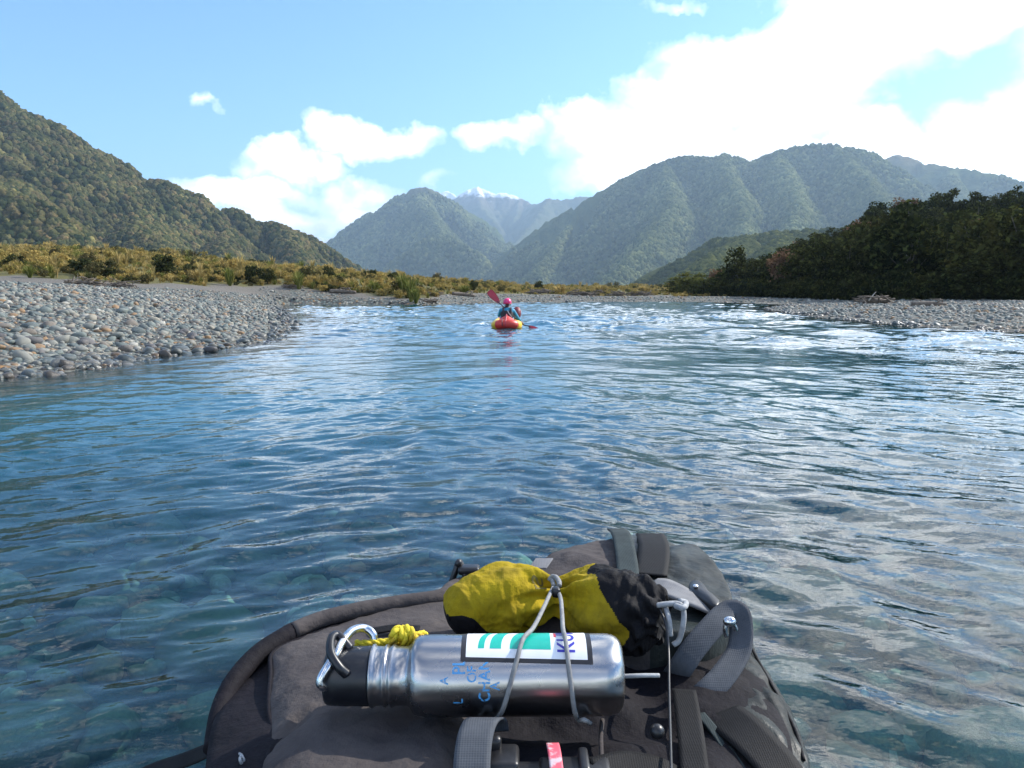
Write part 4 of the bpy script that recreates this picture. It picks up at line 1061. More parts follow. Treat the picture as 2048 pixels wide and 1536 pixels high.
obj('side_pocket', *pillow([(1345, 1330), (1385, 1268), (1440, 1240), (1482, 1250), (1520, 1320), (1572, 1405), (1606, 1480), (1622, 1580), (1570, 1700), (1440, 1690), (1395, 1560), (1370, 1440)], 0.592, 0.612, 0.36, 3.0, 130, 24, 0.005, 0.05, 12,
                           crease([(1500, 1330, 1600, 1480, -0.004, 0.004), (1400, 1420, 1500, 1560, -0.012, 0.012), (1420, 1400, 1560, 1450, 0.006, 0.01)])), M_WET, PACK)
obj('pocket_seam', *tube(pts3([(1486, 1262, 0.603), (1518, 1325, 0.603), (1552, 1385, 0.602), (1590, 1460, 0.599), (1608, 1520, 0.598)]), 0.0016, 6, 40), M_BLACKCL, PACK)
obj('flap_binding', *ribbon(pts3([(1400, 1428, 0.618), (1428, 1462, 0.617), (1462, 1510, 0.615), (1500, 1570, 0.612)]), (0.8, 0.4, 0), 0.009, 0.0025, 30), M_WEBGREEN, PACK)
obj('compression_strap', *ribbon(pts3([(1440, 1425, 0.618), (1490, 1465, 0.622), (1545, 1520, 0.618), (1590, 1580, 0.61)]), (0.6, 0.7, 0.1), 0.040, 0.002, 30), M_WEBBLACK, PACK)
obj('compression_strap', *ribbon(pts3([(1368, 1380, 0.628), (1376, 1430, 0.630), (1384, 1490, 0.630), (1392, 1570, 0.628)]), (1, 0, 0), 0.022, 0.002, 30), M_WEBBLACK, PACK)
obj('shoulder_strap', *ribbon(pts3([(1296, 1172, 0.668), (1330, 1176, 0.672), (1370, 1192, 0.670), (1415, 1212, 0.662), (1446, 1232, 0.650)]), (-0.15, -0.8, 0.0), 0.040, 0.003, 34), M_WEBLIGHT, PACK)
lpp = pts3([(1336, 1372, 0.598), (1362, 1335, 0.628), (1388, 1296, 0.645), (1424, 1254, 0.660), (1452, 1226, 0.668), (1474, 1224, 0.668), (1482, 1250, 0.658), (1478, 1300, 0.640), (1446, 1352, 0.626), (1404, 1394, 0.612), (1370, 1424, 0.590)])
lt = np.gradient(lpp, axis=0); LOOPW = np.cross(lt, EYE - lpp); LOOPW /= np.linalg.norm(LOOPW, axis=1, keepdims=True)
LOOPW = LOOPW + 0.55 * ((EYE - lpp) / np.linalg.norm(EYE - lpp, axis=1, keepdims=True)) * np.array([0.2, 0.2, 0.2, 0.5, 1.0, 0.4, -0.3, -0.5, -0.4, -0.2, -0.2])[:, None]
WL = obj('webbing_loop', *ribbon(pts3([(1336, 1372, 0.598), (1362, 1335, 0.628), (1388, 1296, 0.645), (1424, 1254, 0.660), (1452, 1226, 0.668), (1474, 1224, 0.668), (1482, 1250, 0.658), (1478, 1300, 0.640), (1446, 1352, 0.626), (1404, 1394, 0.612), (1370, 1424, 0.590)]),
     LOOPW, 0.024, 0.0022, 60), M_WEB, PACK)
obj('steel_hook', *join([ellipsoid(at_z(1459, 1243, 0.678), (0.0065, 0.005, 0.005)), tube(pts3([(1452, 1246, 0.676), (1450, 1262, 0.668), (1453, 1272, 0.662)]), 0.0024, 8, 10), tube(pts3([(1466, 1246, 0.676), (1472, 1260, 0.668)]), 0.0024, 8, 8)]), M_CHROME, PACK)
EY = obj('eyelet_tab', *pillow([(1378, 1170), (1388, 1160), (1402, 1163), (1420, 1185), (1440, 1203), (1430, 1212), (1400, 1195), (1382, 1182)], 0.669, 0.673, 0.655, 3, 40, 8), M_PLAST, PACK)
obj('eyelet', *ellipsoid(at_z(1391, 1172, 0.674), (0.0035, 0.0035, 0.002), 2), M_CHROME, EY)
obj('haul_cord', *join([tube(pts3([(1313, 1211, 0.690), (1335, 1208, 0.692), (1358, 1208, 0.692), (1367, 1222, 0.688), (1366, 1250, 0.676), (1358, 1280, 0.660), (1346, 1290, 0.655)]), 0.0028, 10, 40),
                        tube(pts3([(1330, 1212, 0.688), (1338, 1240, 0.680), (1341, 1272, 0.665)]), 0.0026, 10, 18), tube(pts3([(1352, 1212, 0.692), (1366, 1216, 0.694), (1372, 1206, 0.692), (1358, 1202, 0.694)]), 0.003, 10, 18)]), M_CORDPALE, PACK)
obj('drawcord', *tube(pts3([(1318, 1215, 0.688), (1332, 1250, 0.678), (1337, 1300, 0.660), (1338, 1370, 0.648), (1340, 1450, 0.642), (1343, 1560, 0.638)]), 0.0014, 6, 50), M_PLAST, PACK)
CL = obj('cord_lock', *ellipsoid(at_z(1314, 1463, 0.645), (0.0062, 0.0062, 0.0062)), M_PLAST, PACK)
obj('strap_loop', *ribbon(pts3([(944, 1640, 0.640), (944, 1580, 0.654), (944, 1525, 0.664), (950, 1475, 0.670), (960, 1446, 0.668), (972, 1437, 0.660), (982, 1444, 0.648), (986, 1462, 0.636)]), (1, 0.0, 0.0), 0.0265, 0.002, 50), M_WEB, PACK)
obj('buckle', *join([rbox(at_z(1000, 1520, 0.640), (0.030, 0.030, 0.012), 0.004), rbox(at_z(978, 1488, 0.648), (0.020, 0.010, 0.014), 0.004)]), M_PLAST, PACK)
obj('buckle', *join([rbox(at_z(1150, 1545, 0.636), (0.055, 0.028, 0.012), 0.004), rbox(at_z(1065, 1548, 0.634), (0.050, 0.022, 0.010), 0.004), rbox(at_z(1168, 1528, 0.642), (0.008, 0.03, 0.012), 0.003)]), M_PLAST, PACK)
obj('buckle_strap', *ribbon(pts3([(1190, 1540, 0.640), (1260, 1525, 0.636), (1330, 1540, 0.63), (1380, 1570, 0.62)]), (0, 1, 0.2), 0.022, 0.002, 24), M_WEBBLACK, PACK)
obj('pink_tape', *ribbon(pts3([(1105, 1487, 0.648), (1108, 1500, 0.651), (1111, 1520, 0.650), (1116, 1560, 0.646)]), (1, 0, 0), 0.0100, 0.0012, 20), M_PINK, PACK)
obj('side_seam', *tube(pts3([(1205, 1440, 0.628), (1202, 1470, 0.630), (1203, 1510, 0.630), (1206, 1560, 0.628)]), 0.002, 6, 24), M_GREY, PACK)
obj('grey_tab', *rbox(at_z(1082, 1127, 0.668), (0.022, 0.028, 0.002), 0.0008, np.array([[1, 0.35, 0], [0, 1, 0], [0, 0.1, 1]])), M_WEBLIGHT, PACK)
bk = at_z(935, 1150, 0.640)
BK = obj('side_buckle', *join([rbox(at_z(938, 1139, 0.645), (0.028, 0.020, 0.010), 0.004), tube(pts3([(902, 1168, 0.625), (910, 1145, 0.64), (916, 1128, 0.650), (920, 1125, 0.650), (930, 1150, 0.64), (936, 1166, 0.625)]), 0.0042, 8, 30), ellipsoid(at_z(917, 1127, 0.652), (0.005, 0.005, 0.006), 2)]), M_PLAST, PACK)
kn = [[(436, 1508, 0.600), (455, 1513, 0.606), (482, 1516, 0.610)], [(446, 1515, 0.600), (462, 1519, 0.606), (480, 1519, 0.610)], [(474, 1504, 0.608), (484, 1512, 0.616), (488, 1524, 0.612), (478, 1532, 0.606), (462, 1536, 0.60)],
      [(488, 1506, 0.608), (480, 1516, 0.617), (484, 1528, 0.612), (496, 1540, 0.60)], [(484, 1526, 0.613), (474, 1534, 0.606), (468, 1545, 0.6)]]
obj('cord_knot', *join([tube(pts3(k), 0.0012, 6, 16) for k in kn]), M_CORDPALE, PACK)

# ------------------------------------------------------------------ throw bag: cinched in the middle, folds radiating from the pinch
def throw_bag():
    ax = pts3([(896, 1232, 0.670), (940, 1216, 0.672), (1000, 1200, 0.676), (1060, 1192, 0.678), (1112, 1190, 0.678), (1160, 1198, 0.676), (1215, 1214, 0.674), (1262, 1226, 0.672), (1300, 1232, 0.672), (1328, 1238, 0.672)])
    rad = [0.022, 0.0310, 0.0370, 0.0325, 0.0175, 0.0320, 0.042, 0.041, 0.034, 0.020]
    n, m = 220, 180
    C = catmull(np.hstack([ax, np.array(rad)[:, None]]), n); rr = C[:, 3] * np.sqrt(np.clip(np.linspace(0, 9, n) / 0.5, 0.01, 1)); C = C[:, :3]
    T = np.gradient(C, axis=0); T /= np.linalg.norm(T, axis=1, keepdims=True)
    up = np.array([0, 0.0, 1.0]); U = up - T * (T @ up)[:, None]; U /= np.linalg.norm(U, axis=1, keepdims=True); S = np.cross(T, U)
    th = np.linspace(0, 2 * math.pi, m, endpoint=False); t = np.linspace(0, 9, n)
    TT, TH = np.meshgrid(t, th, indexing='ij')
    pin = np.exp(-((TT - 4) / 1.05) ** 2); end = smooth(6.4, 8.6, TT)
    fold = 0.26 * pin * np.sin(9 * TH + 1.2 * np.sin(TT * 1.3)) + 0.13 * np.exp(-((TT - 4.2) / 2.6) ** 2) * np.sin(5 * TH + 2.0 * TT) - 0.10 * np.exp(-((TT - 4.1) / 1.9) ** 2) * np.abs(np.sin(6.5 * TH + 0.9 * TT))
    fold += 0.16 * end * np.sin(7 * TH + 2.6 * TT) + 0.10 * end * np.sin(11 * TH - 3 * TT)
    fold += 0.07 * fbm(TT * 1.6, np.cos(TH) * 1.6 + np.sin(TH) * 2.1 + 7, 61, 3) + 0.05 * fbm(TT * 4, TH * 2.0, 62, 2) * np.sin(TH / 2) ** 2
    Rr = rr[:, None] * (1 + fold)
    V = C[:, None] + Rr[..., None] * (np.cos(TH)[..., None] * U[:, None] + np.sin(TH)[..., None] * S[:, None])
    V = V.reshape(-1, 3); V[:, 2] = np.maximum(V[:, 2], 0.634)
    F = grid_faces(n, m, True)
    tc = TT.ravel()[F].mean(1); hc = TH.ravel()[F]; fr = np.sin(hc[:, 0]); upc = np.cos(hc[:, 0])   # fr: side of the bag towards the viewer
    fr = fr if S[100][1] < 0 else -fr
    low = ((upc < 0.25) & (tc < 0.25 + 1.25 * np.clip(0.25 - upc, 0, 1)))
    dark = tc > 6.15 - 0.95 * np.clip(upc, -0.2, 1) + 0.95 * np.clip(fr, 0, 1) + 0.12 * np.sin(hc[:, 0] * 5)
    root = empty('throw_bag', C[100] - [0, 0, 0.04]); tag(root, 'yellow and black throw bag cinched by a grey cord, behind the bottle', 'throw bag')
    obj('yellow_cloth', V, F[~low & ~dark].tolist(), M_YEL, root)
    obj('base', V, F[low].tolist() + [list(range(m))], M_BLACKCL, root)
    obj('collar', V, F[dark].tolist() + [[(n - 1) * m + j for j in range(m)][::-1]], M_BLACKCL, root)
    return root, C, V.reshape(n, m, 3)
BAG, BAGC, BAGV = throw_bag()

# ------------------------------------------------------------------ lettering
def text_mesh(s, size):
    cu = bpy.data.curves.new('lettering', 'FONT'); cu.body = s; cu.size = size; cu.resolution_u = 3; cu.offset = size * 0.016
    q = bpy.data.objects.new('lettering', cu); COL.objects.link(q)
    dg = bpy.context.evaluated_depsgraph_get(); dg.update(); ev = q.evaluated_get(dg); me = ev.to_mesh()
    bm = bmesh.new(); bm.from_mesh(me); bmesh.ops.triangulate(bm, faces=bm.faces[:])
    for k in range(2):
        ed = [e for e in bm.edges if e.calc_length() > size * 0.14]
        if ed: bmesh.ops.subdivide_edges(bm, edges=ed, cuts=1)
    bmesh.ops.triangulate(bm, faces=bm.faces[:])
    v = np.array([p.co[:2] for p in bm.verts]).reshape(-1, 2); f = [[x.index for x in p.verts] for p in bm.faces]; bm.free()
    ev.to_mesh_clear(); bpy.data.objects.remove(q); bpy.data.curves.remove(cu)
    return v, f
def sheet(a0, a1, b0, b1, na=24, nb=14):
    A, B = np.meshgrid(np.linspace(a0, a1, na), np.linspace(b0, b1, nb), indexing='ij')
    return np.stack([A.ravel(), B.ravel()], -1), grid_faces(na, nb).tolist()

# ------------------------------------------------------------------ steel bottle
BD = 0.69
A0 = at_d(650, 1352, BD); A1 = at_d(1246, 1348, BD)
bx = (A1 - A0) / np.linalg.norm(A1 - A0); BL = np.linalg.norm(A1 - A0)
toc = EYE - (A0 + A1) / 2; toc -= bx * (toc @ bx); toc /= np.linalg.norm(toc)      # from the axis towards the viewer
bup = np.cross(toc, bx) * -1
if bup[2] < 0: bup = -bup
BR = 0.0338
def s_of(px): return (px - 650) / 596.0 * BL
def bpt(s, phi, r):
    s = np.asarray(s, float)[..., None]; r = np.asarray(r, float)[..., None]; phi = np.asarray(phi, float)[..., None]
    return A0 + bx * s + r * (np.cos(phi) * toc + np.sin(phi) * bup)
def lathe(prof, m=72):
    s = np.array([p[0] for p in prof]); r = np.array([p[1] for p in prof])
    th = np.linspace(0, 2 * math.pi, m, endpoint=False)
    S, TH = np.meshgrid(s, th, indexing='ij'); Rr = np.repeat(r[:, None], m, 1)
    V = bpt(S, TH, Rr).reshape(-1, 3); F = grid_faces(len(prof), m, True).tolist()
    return V, F + [list(range(m))[::-1], [(len(prof) - 1) * m + j for j in range(m)]]
BOT = empty('water_bottle', (A0 + A1) / 2 - [0, 0, BR]); tag(BOT, 'dented brushed steel water bottle with black cap and green striped sticker', 'bottle')
nr = BR * 0.735
prof = [(s_of(744), nr * 0.98), (s_of(745), nr * 1.05), (s_of(749), nr * 1.06), (s_of(752), nr * 0.985), (s_of(768), nr * 0.98), (s_of(771), nr * 1.03), (s_of(774), nr * 1.05), (s_of(777), nr * 1.0), (s_of(780), nr * 0.965),
        (s_of(783), nr * 1.0), (s_of(786), nr * 1.045), (s_of(789), nr * 1.03), (s_of(793), nr * 0.98), (s_of(806), nr * 0.975), (s_of(817), nr * 0.985), (s_of(823), nr * 1.06), (s_of(827), nr * 1.18), (s_of(832), BR * 0.94), (s_of(840), BR * 0.975), (s_of(852), BR * 0.995), (s_of(868), BR)]
prof += [(s_of(q), BR) for q in np.linspace(900, 1205, 12)] + [(s_of(1216), BR * 0.992), (s_of(1226), BR * 0.965), (s_of(1234), BR * 0.91), (s_of(1240), BR * 0.82), (s_of(1243), BR * 0.72), (s_of(1241), BR * 0.60), (s_of(1239), BR * 0.3), (s_of(1239), BR * 0.02)]
bv, bf = lathe(prof, 96)
# dents near the base and a shallow one on the side
rel = bv - A0; sv = rel @ bx; pv = np.arctan2(rel @ bup, rel @ toc)
for (pp, ph, amp, w) in ((1228, 0.55, 0.0022, 0.010), (1232, -0.35, 0.0026, 0.009), (1222, -0.9, 0.0022, 0.010), (1235, 0.05, 0.0015, 0.006), (1100, -0.5, 0.0008, 0.02), (880, 0.3, 0.0006, 0.02)):
    d = np.hypot(sv - s_of(pp), (pv - ph) * BR); k = amp * np.exp(-(d / w) ** 2)
    rad = rel - np.outer(sv, bx); bv = bv - rad / np.maximum(np.linalg.norm(rad, axis=1, keepdims=True), 1e-6) * k[:, None]
BODY = obj('steel_body', bv, bf, M_STEEL, BOT)
cr = BR * 0.725
CAP = obj('cap', *lathe([(s_of(655), cr * 0.05), (s_of(654), cr * 0.82), (s_of(656), cr * 0.92), (s_of(661), cr * 0.97), (s_of(690), cr), (s_of(715), cr * 1.0), (s_of(740), cr * 1.01), (s_of(744), cr * 0.99), (s_of(745), cr * 0.9)], 64), M_CAP, BOT)
# carrying loop of the cap, standing up towards the viewer
lp = [bpt(s_of(700), 1.25, cr * 0.95), bpt(s_of(686), 1.25, cr * 1.25), bpt(s_of(672), 1.30, cr * 1.42), bpt(s_of(666), 1.05, cr * 1.40), bpt(s_of(672), 0.6, cr * 1.30), bpt(s_of(690), 0.25, cr * 1.16), bpt(s_of(704), 0.05, cr * 0.95)]
obj('loop', *tube(lp, [0.0042, 0.004, 0.0038, 0.0036, 0.0038, 0.004, 0.0042], 12, 40), M_CAP, CAP)
# sticker: letters run up round the bottle, their tops towards the cap
PH0 = 0.32
def skew(s, ph): return ph - (s - s_of(925)) * 0.9     # the sticker sits a little askew
def on_bottle(v, f, m, name, parent, lift):
    s, ph = v[:, 0], v[:, 1]
    return obj(name, bpt(s, skew(s, ph), BR + lift), f, m, parent)
v, f = sheet(s_of(925), s_of(1180), PH0, PH0 + 1.75, 50, 30); ST = on_bottle(v, f, M_STBLACK, 'sticker', BOT, 0.00018)
v, f = sheet(s_of(935), s_of(1170), PH0 + 0.11, PH0 + 1.65, 50, 30); on_bottle(v, f, M_WHITE, 'sticker_face', ST, 0.00034)
def stripe(p0, p1, lean, ph0):
    """a bar whose cap-side edge is bowed"""
    v, f = sheet(0, 1, 0, 1, 14, 16); h = v[:, 1] * 1.15; bow = 26 * np.clip(h / 1.0, 0, 1) ** 2 * lean
    s = p0 + (p1 - p0) * v[:, 0] + bow * (1 - (0.0 if lean > 0.9 else 1.0) * 0 * v[:, 0])
    return np.stack([s_of(s), ph0 + h], -1), f
for p0, p1 in ((958, 970), (981, 1003)):
    v, f = stripe(p0, p1, 1.0, PH0 + 0.36); on_bottle(v, f, M_GREEN, 'green_stripe', ST, 0.00050)
v, f = sheet(0, 1, 0, 1, 20, 16); h = v[:, 1] * 1.15
s = (1020 + 30 * np.clip(h, 0, 1) ** 2) * (1 - v[:, 0]) + 1100 * v[:, 0]
on_bottle(np.stack([s_of(s), PH0 + 0.36 + h], -1), f, M_GREEN, 'green_stripe', ST, 0.00050)
def letters(txt, px_top, ph, size_px, m, parent, lift, keep=None, name='lettering', spread=1.0):
    """text starting at angle ph, running up; tops at the cap side"""
    size = size_px / 596.0 * BL / 0.70
    v, f = text_mesh(txt, size)
    s = s_of(px_top + size_px) - v[:, 1]; p = ph + v[:, 0] * spread / BR
    if keep is not None:
        r = np.random.default_rng(keep); f = [q for q in f if r.random() < 0.84]
    return obj(name, bpt(s, skew(s, p) if parent is ST else p, BR + lift), f, m, parent)
letters('K\u00dcM'.replace('\u00dc', 'U'), 1112, PH0 + 0.26, 34, M_BLUE, ST, 0.00052, spread=0.9)
v, f = sheet(0, 1, 0, 1, 4, 8); on_bottle(np.stack([s_of(1107 + 5 * v[:, 0]), PH0 + 0.82 + 0.30 * v[:, 1]], -1), f, M_REDINK, 'macron', ST, 0.00052)
for txt, px, ph, sz, kp in (('A', 886, -0.22, 16, 1), ('PL', 910, 0.00, 24, 2), ('OF', 938, -0.18, 18, 3), ('CHANG', 960, -0.66, 22, 4), ('A', 982, -0.36, 18, 5), ('L', 912, -0.72, 18, 6)):
    letters(txt, px, ph, sz, M_INK, BODY, 0.00016, kp, 'printed_letters', 0.9)

# print on the bag, running into the pinch
def bag_letter(txt, i0, j0, size, parent):
    v, f = text_mesh(txt, 1.0); out = []
    n, m, _ = BAGV.shape
    for a, b in v:
        x = i0 + (0.35 - b) * size * -1; y = (j0 - a * size * 1.0) % m
        i = int(np.clip(x, 0, n - 2)); j = int(y) % m; fx = x - i; fy = y - int(y); j2 = (j + 1) % m
        p = (BAGV[i, j] * (1 - fx) + BAGV[i + 1, j] * fx) * (1 - fy) + (BAGV[i, j2] * (1 - fx) + BAGV[i + 1, j2] * fx) * fy
        c = BAGC[i] * (1 - fx) + BAGC[i + 1] * fx; q = p - c; out.append(p + q / np.linalg.norm(q) * 0.0006)
    obj('lettering', np.array(out), f, M_BAGINK, parent)
bag_letter('S', 78, 21, 15, [c for c in BAG.children if c.name.startswith('yellow')][0])
bag_letter('L', 80, 29, 15, [c for c in BAG.children if c.name.startswith('yellow')][0])

# ------------------------------------------------------------------ bungee over bottle and bag
def on_b(px, py, lift=0.0026):
    c = (1350 - py) / 596.0 * BL / BR; ph = math.asin(max(-0.999, min(0.999, c))); return bpt(np.array(s_of(px)), np.array(ph), np.array(BR + lift))
BUN = empty('bungee_cord', at_z(1060, 1330, 0.64)); tag(BUN, 'grey bungee cord looped from the bag pinch over the steel bottle', 'cord')
pk = at_z(1110, 1166, 0.699)
obj('strand', *tube([at_z(1106, 1176, 0.703), at_z(1098, 1192, 0.704), at_z(1084, 1222, 0.708), at_z(1066, 1256, 0.708), on_b(1046, 1292, .004), on_b(1032, 1330), on_b(1018, 1375), on_b(1005, 1410), on_b(988, 1428), at_z(975, 1440, 0.650), at_z(960, 1446, 0.636)], 0.0020, 10, 80), M_CORD, BUN)
obj('strand', *tube([at_z(1112, 1176, 0.703), at_z(1121, 1196, 0.704), at_z(1124, 1226, 0.708), at_z(1126, 1258, 0.708), on_b(1129, 1292, .004), on_b(1132, 1330), on_b(1137, 1375), on_b(1143, 1410), on_b(1154, 1428), at_z(1168, 1440, 0.650), at_z(1180, 1446, 0.640)], 0.0020, 10, 80), M_CORD, BUN)
obj('loop', *tube(pts3([(1098, 1162, 0.699), (1104, 1154, 0.703), (1112, 1155, 0.705), (1118, 1164, 0.705), (1118, 1172, 0.703)]), 0.0027, 10, 24), M_CORD, BUN)
obj('loop', *tube(pts3([(1094, 1168, 0.690), (1098, 1158, 0.697), (1104, 1160, 0.701), (1108, 1172, 0.702)]), 0.0024, 10, 24), M_CORD, BUN)
obj('toggle', *rbox(at_z(1112, 1184, 0.704), (0.0085, 0.010, 0.010), 0.003), M_PLAST, BUN)
CT = obj('tie_cord', *tube(np.array([at_d(1240, 1353, 0.69), at_d(1262, 1352, 0.69), at_d(1290, 1351, 0.692), at_d(1318, 1351, 0.696)]), 0.0019, 10, 20), M_CORDPALE)
tag(CT, 'short pale cord sticking out from the base end of the bottle', 'cord')

# ------------------------------------------------------------------ carabiner and rope
cb = [(641, 1360, 0.664), (664, 1320, 0.672), (688, 1279, 0.692), (706, 1261, 0.708), (728, 1257, 0.718), (745, 1268, 0.718), (748, 1290, 0.716), (738, 1322, 0.712), (712, 1356, 0.706), (676, 1374, 0.690), (650, 1375, 0.668)]
CAR = empty('carabiner', at_d(690, 1330, 0.715)); tag(CAR, 'shiny aluminium carabiner clipped to the bottle cap', 'carabiner')
cv = np.array([at_d(a, b, c) for a, b, c in cb])
obj('frame', *tube(cv, 0.0039, 12, 90, True), M_CHROME, CAR)
obj('gate', *tube(np.array([at_d(742, 1300, 0.716), at_d(728, 1338, 0.711), at_d(700, 1364, 0.705)]), 0.0032, 10, 16), M_CHROME, CAR)
def rope(P, r, n):
    """laid rope: three strands twisted round the path"""
    C = catmull(P, n); T, N, B = frames(C); L = np.concatenate([[0], np.cumsum(np.linalg.norm(np.diff(C, axis=0), axis=1))])
    parts = []
    for k in range(3):
        a = L / r * 1.1 + k * 2 * math.pi / 3
        parts.append(tube(C + (np.cos(a)[:, None] * N + np.sin(a)[:, None] * B) * r * 0.5, r * 0.62, 7, n, smooth_path=False))
    return join(parts)
ROPE = empty('yellow_rope', at_d(780, 1300, 0.725)); tag(ROPE, 'knotted yellow rope with red flecks between carabiner and bottle', 'rope')
obj('line', *rope(np.array([at_d(*p) for p in ((712, 1288, 0.716), (730, 1288, 0.714), (760, 1286, 0.715), (790, 1283, 0.718), (812, 1276, 0.724), (832, 1272, 0.730), (850, 1268, 0.74))]), 0.0036, 70), M_ROPE, ROPE)
kn2 = [(786, 1290, 0.712), (788, 1268, 0.708), (798, 1260, 0.712), (808, 1272, 0.708), (810, 1290, 0.712), (802, 1296, 0.722), (800, 1270, 0.730), (810, 1258, 0.718), (822, 1264, 0.710), (826, 1284, 0.712), (832, 1300, 0.718), (826, 1305, 0.726)]
obj('knot', *rope(np.array([at_d(*p) for p in kn2]), 0.0040, 130), M_ROPE, ROPE)
# ------------------------------------------------------------------ the paddler ahead
M_RED = simple('red raft fabric', (0.62, 0.045, 0.025), 0.42, (0.52, 0.035, 0.03), 6)
M_YELLOW = simple('yellow raft fabric', (0.80, 0.50, 0.015), 0.42, (0.70, 0.42, 0.015), 6)
M_CYAN = simple('cyan paddling jacket', (0.020, 0.27, 0.42), 0.6, (0.018, 0.20, 0.33), 18, bump=0.4, bscale=22, bdist=0.02)
M_VEST = simple('black life vest', (0.014, 0.014, 0.018), 0.7, (0.03, 0.03, 0.035), 30)
M_HELMET = simple('pink helmet', (0.72, 0.035, 0.17), 0.28, (0.64, 0.03, 0.15), 8)
M_BLADE = simple('red paddle blade', (0.42, 0.02, 0.045), 0.35, (0.34, 0.018, 0.035), 8)
M_SHAFT = simple('dark paddle shaft', (0.015, 0.018, 0.03), 0.4, (0.03, 0.03, 0.04), 20)
M_SKIN = simple('skin', (0.45, 0.27, 0.19), 0.55, (0.40, 0.23, 0.16), 20)
M_DRY = simple('dark red dry bag', (0.20, 0.018, 0.025), 0.5, (0.12, 0.012, 0.018), 12, bump=0.4, bscale=20, bdist=0.02)
M_HAIR = simple('brown hair', (0.07, 0.025, 0.02), 0.6, (0.04, 0.015, 0.012), 60)
M_TRIM = simple('pale vest trim', (0.55, 0.62, 0.60), 0.6, (0.45, 0.52, 0.5), 40)
RC = at_z(1013, 658, 0.02)          # stern of the raft on the water
def paddler():
    ox, oy = RC[0], RC[1]
    raft = empty('packraft', (ox, oy + 1.0, 0.0)); tag(raft, 'red and yellow inflatable packraft of the paddler, seen from its stern', 'raft')
    # the ring of the boat: stern towards us, bow ahead
    loop = np.array([(-0.10, 0.04, 0.21), (-0.26, 0.16, 0.18), (-0.335, 0.45, 0.16), (-0.35, 1.0, 0.15), (-0.32, 1.5, 0.16), (-0.20, 1.85, 0.22), (0, 1.95, 0.26), (0.20, 1.85, 0.22), (0.32, 1.5, 0.16), (0.35, 1.0, 0.15), (0.335, 0.45, 0.16), (0.26, 0.16, 0.18), (0.10, 0.04, 0.21)])
    loop[:, 0] *= 0.94; loop[:, 2] -= 0.045; loop[:, 0] += ox; loop[:, 1] += oy
    C = catmull(loop, 130, True); n = len(C)
    T, N, B = frames(C, True)
    def ring(i0, i1, nm, m):
        idx = np.arange(i0, i1 + 1) % n; P = C[idx]; return obj(nm, *tube(P, 0.142, 18, len(P), smooth_path=False), m, raft)
    ring(3, 24, 'stern_tube_side', M_RED) if False else None
    ring(-2 + 0, 9, 'stern_tube', M_RED); ring(9, 46, 'side_tube', M_YELLOW); ring(46, 74, 'bow_tube', M_RED); ring(74, 111, 'side_tube', M_YELLOW); ring(111, 128 + 1, 'stern_tube', M_RED)
    obj('floor', *box((ox, oy + 1.0, 0.06), (0.5, 1.5, 0.03)), M_RED, raft)
    # raised stern deck with a centre ridge
    V = []; 
    prof = [(-0.30, 0.20), (-0.20, 0.31), (-0.09, 0.37), (0.0, 0.42), (0.09, 0.37), (0.20, 0.31), (0.30, 0.20)]
    for yy, k in ((0.0, 0.55), (0.10, 0.85), (0.25, 1.0), (0.45, 1.0), (0.55, 0.92)):
        for a, z in prof: V.append((ox + a * k, oy + yy, 0.10 + (z - 0.10) * k))
    V = np.array(V); F = grid_faces(5, 7).tolist() + [[0, 1, 2, 3, 4, 5, 6][::-1], [28 + j for j in range(7)]]
    obj('stern_deck', V, F, M_RED, raft)
    obj('deck_ridge', *tube([(ox - 0.03, oy - 0.105, 0.10), (ox - 0.03, oy - 0.10, 0.22), (ox - 0.015, oy + 0.02, 0.33), (ox, oy + 0.2, 0.43), (ox, oy + 0.45, 0.435)], 0.018, 8, 20), M_BLADE, raft)
    obj('grab_loop', *tube([(ox - 0.12, oy - 0.11, 0.12), (ox - 0.13, oy - 0.10, 0.22), (ox - 0.12, oy + 0.03, 0.33)], 0.012, 6, 10), M_SHAFT, raft)
    # dry bag tied on the bow, right of the paddler
    dv, df = tube([(ox + 0.22, oy + 1.62, 0.40), (ox + 0.27, oy + 1.64, 0.48), (ox + 0.31, oy + 1.66, 0.60), (ox + 0.33, oy + 1.68, 0.70)], [0.13, 0.17, 0.14, 0.06], 16, 22)
    d = obj('dry_bag', dv, df, M_DRY); tag(d, 'dark red dry bag lashed on the bow beside the paddler', 'dry bag')
    # ---- body: one skin over a posed skeleton, facing away
    ps = (ox + 0.0, oy + 0.72)
    J = {'pelvis': (0, 0, 0.26, .150), 'belly': (0.00, 0.02, 0.40, .145), 'chest': (0.01, 0.05, 0.56, .165), 'ribs': (0.015, 0.06, 0.66, .150), 'neck': (0.02, 0.08, 0.755, .055), 'jaw': (0.02, 0.10, 0.82, .070), 'head': (0.02, 0.10, 0.88, .090), 'crown': (0.02, 0.10, 0.935, .060),
         'shl': (-0.175, 0.06, 0.665, .066), 'ell': (-0.245, 0.16, 0.47, .050), 'wrl': (-0.15, 0.42, 0.56, .036), 'hal': (-0.13, 0.48, 0.585, .030),
         'shr': (0.20, 0.06, 0.650, .066), 'elr': (0.345, 0.12, 0.42, .050), 'wrr': (0.44, 0.22, 0.30, .036), 'har': (0.475, 0.26, 0.27, .030),
         'hipl': (-0.10, 0.10, 0.26, .10), 'knl': (-0.17, 0.50, 0.42, .065), 'anl': (-0.13, 0.86, 0.22, .045), 'tol': (-0.13, 0.98, 0.26, .035),
         'hipr': (0.10, 0.10, 0.26, .10), 'knr': (0.17, 0.50, 0.42, .065), 'anr': (0.13, 0.86, 0.22, .045), 'tor': (0.13, 0.98, 0.26, .035)}
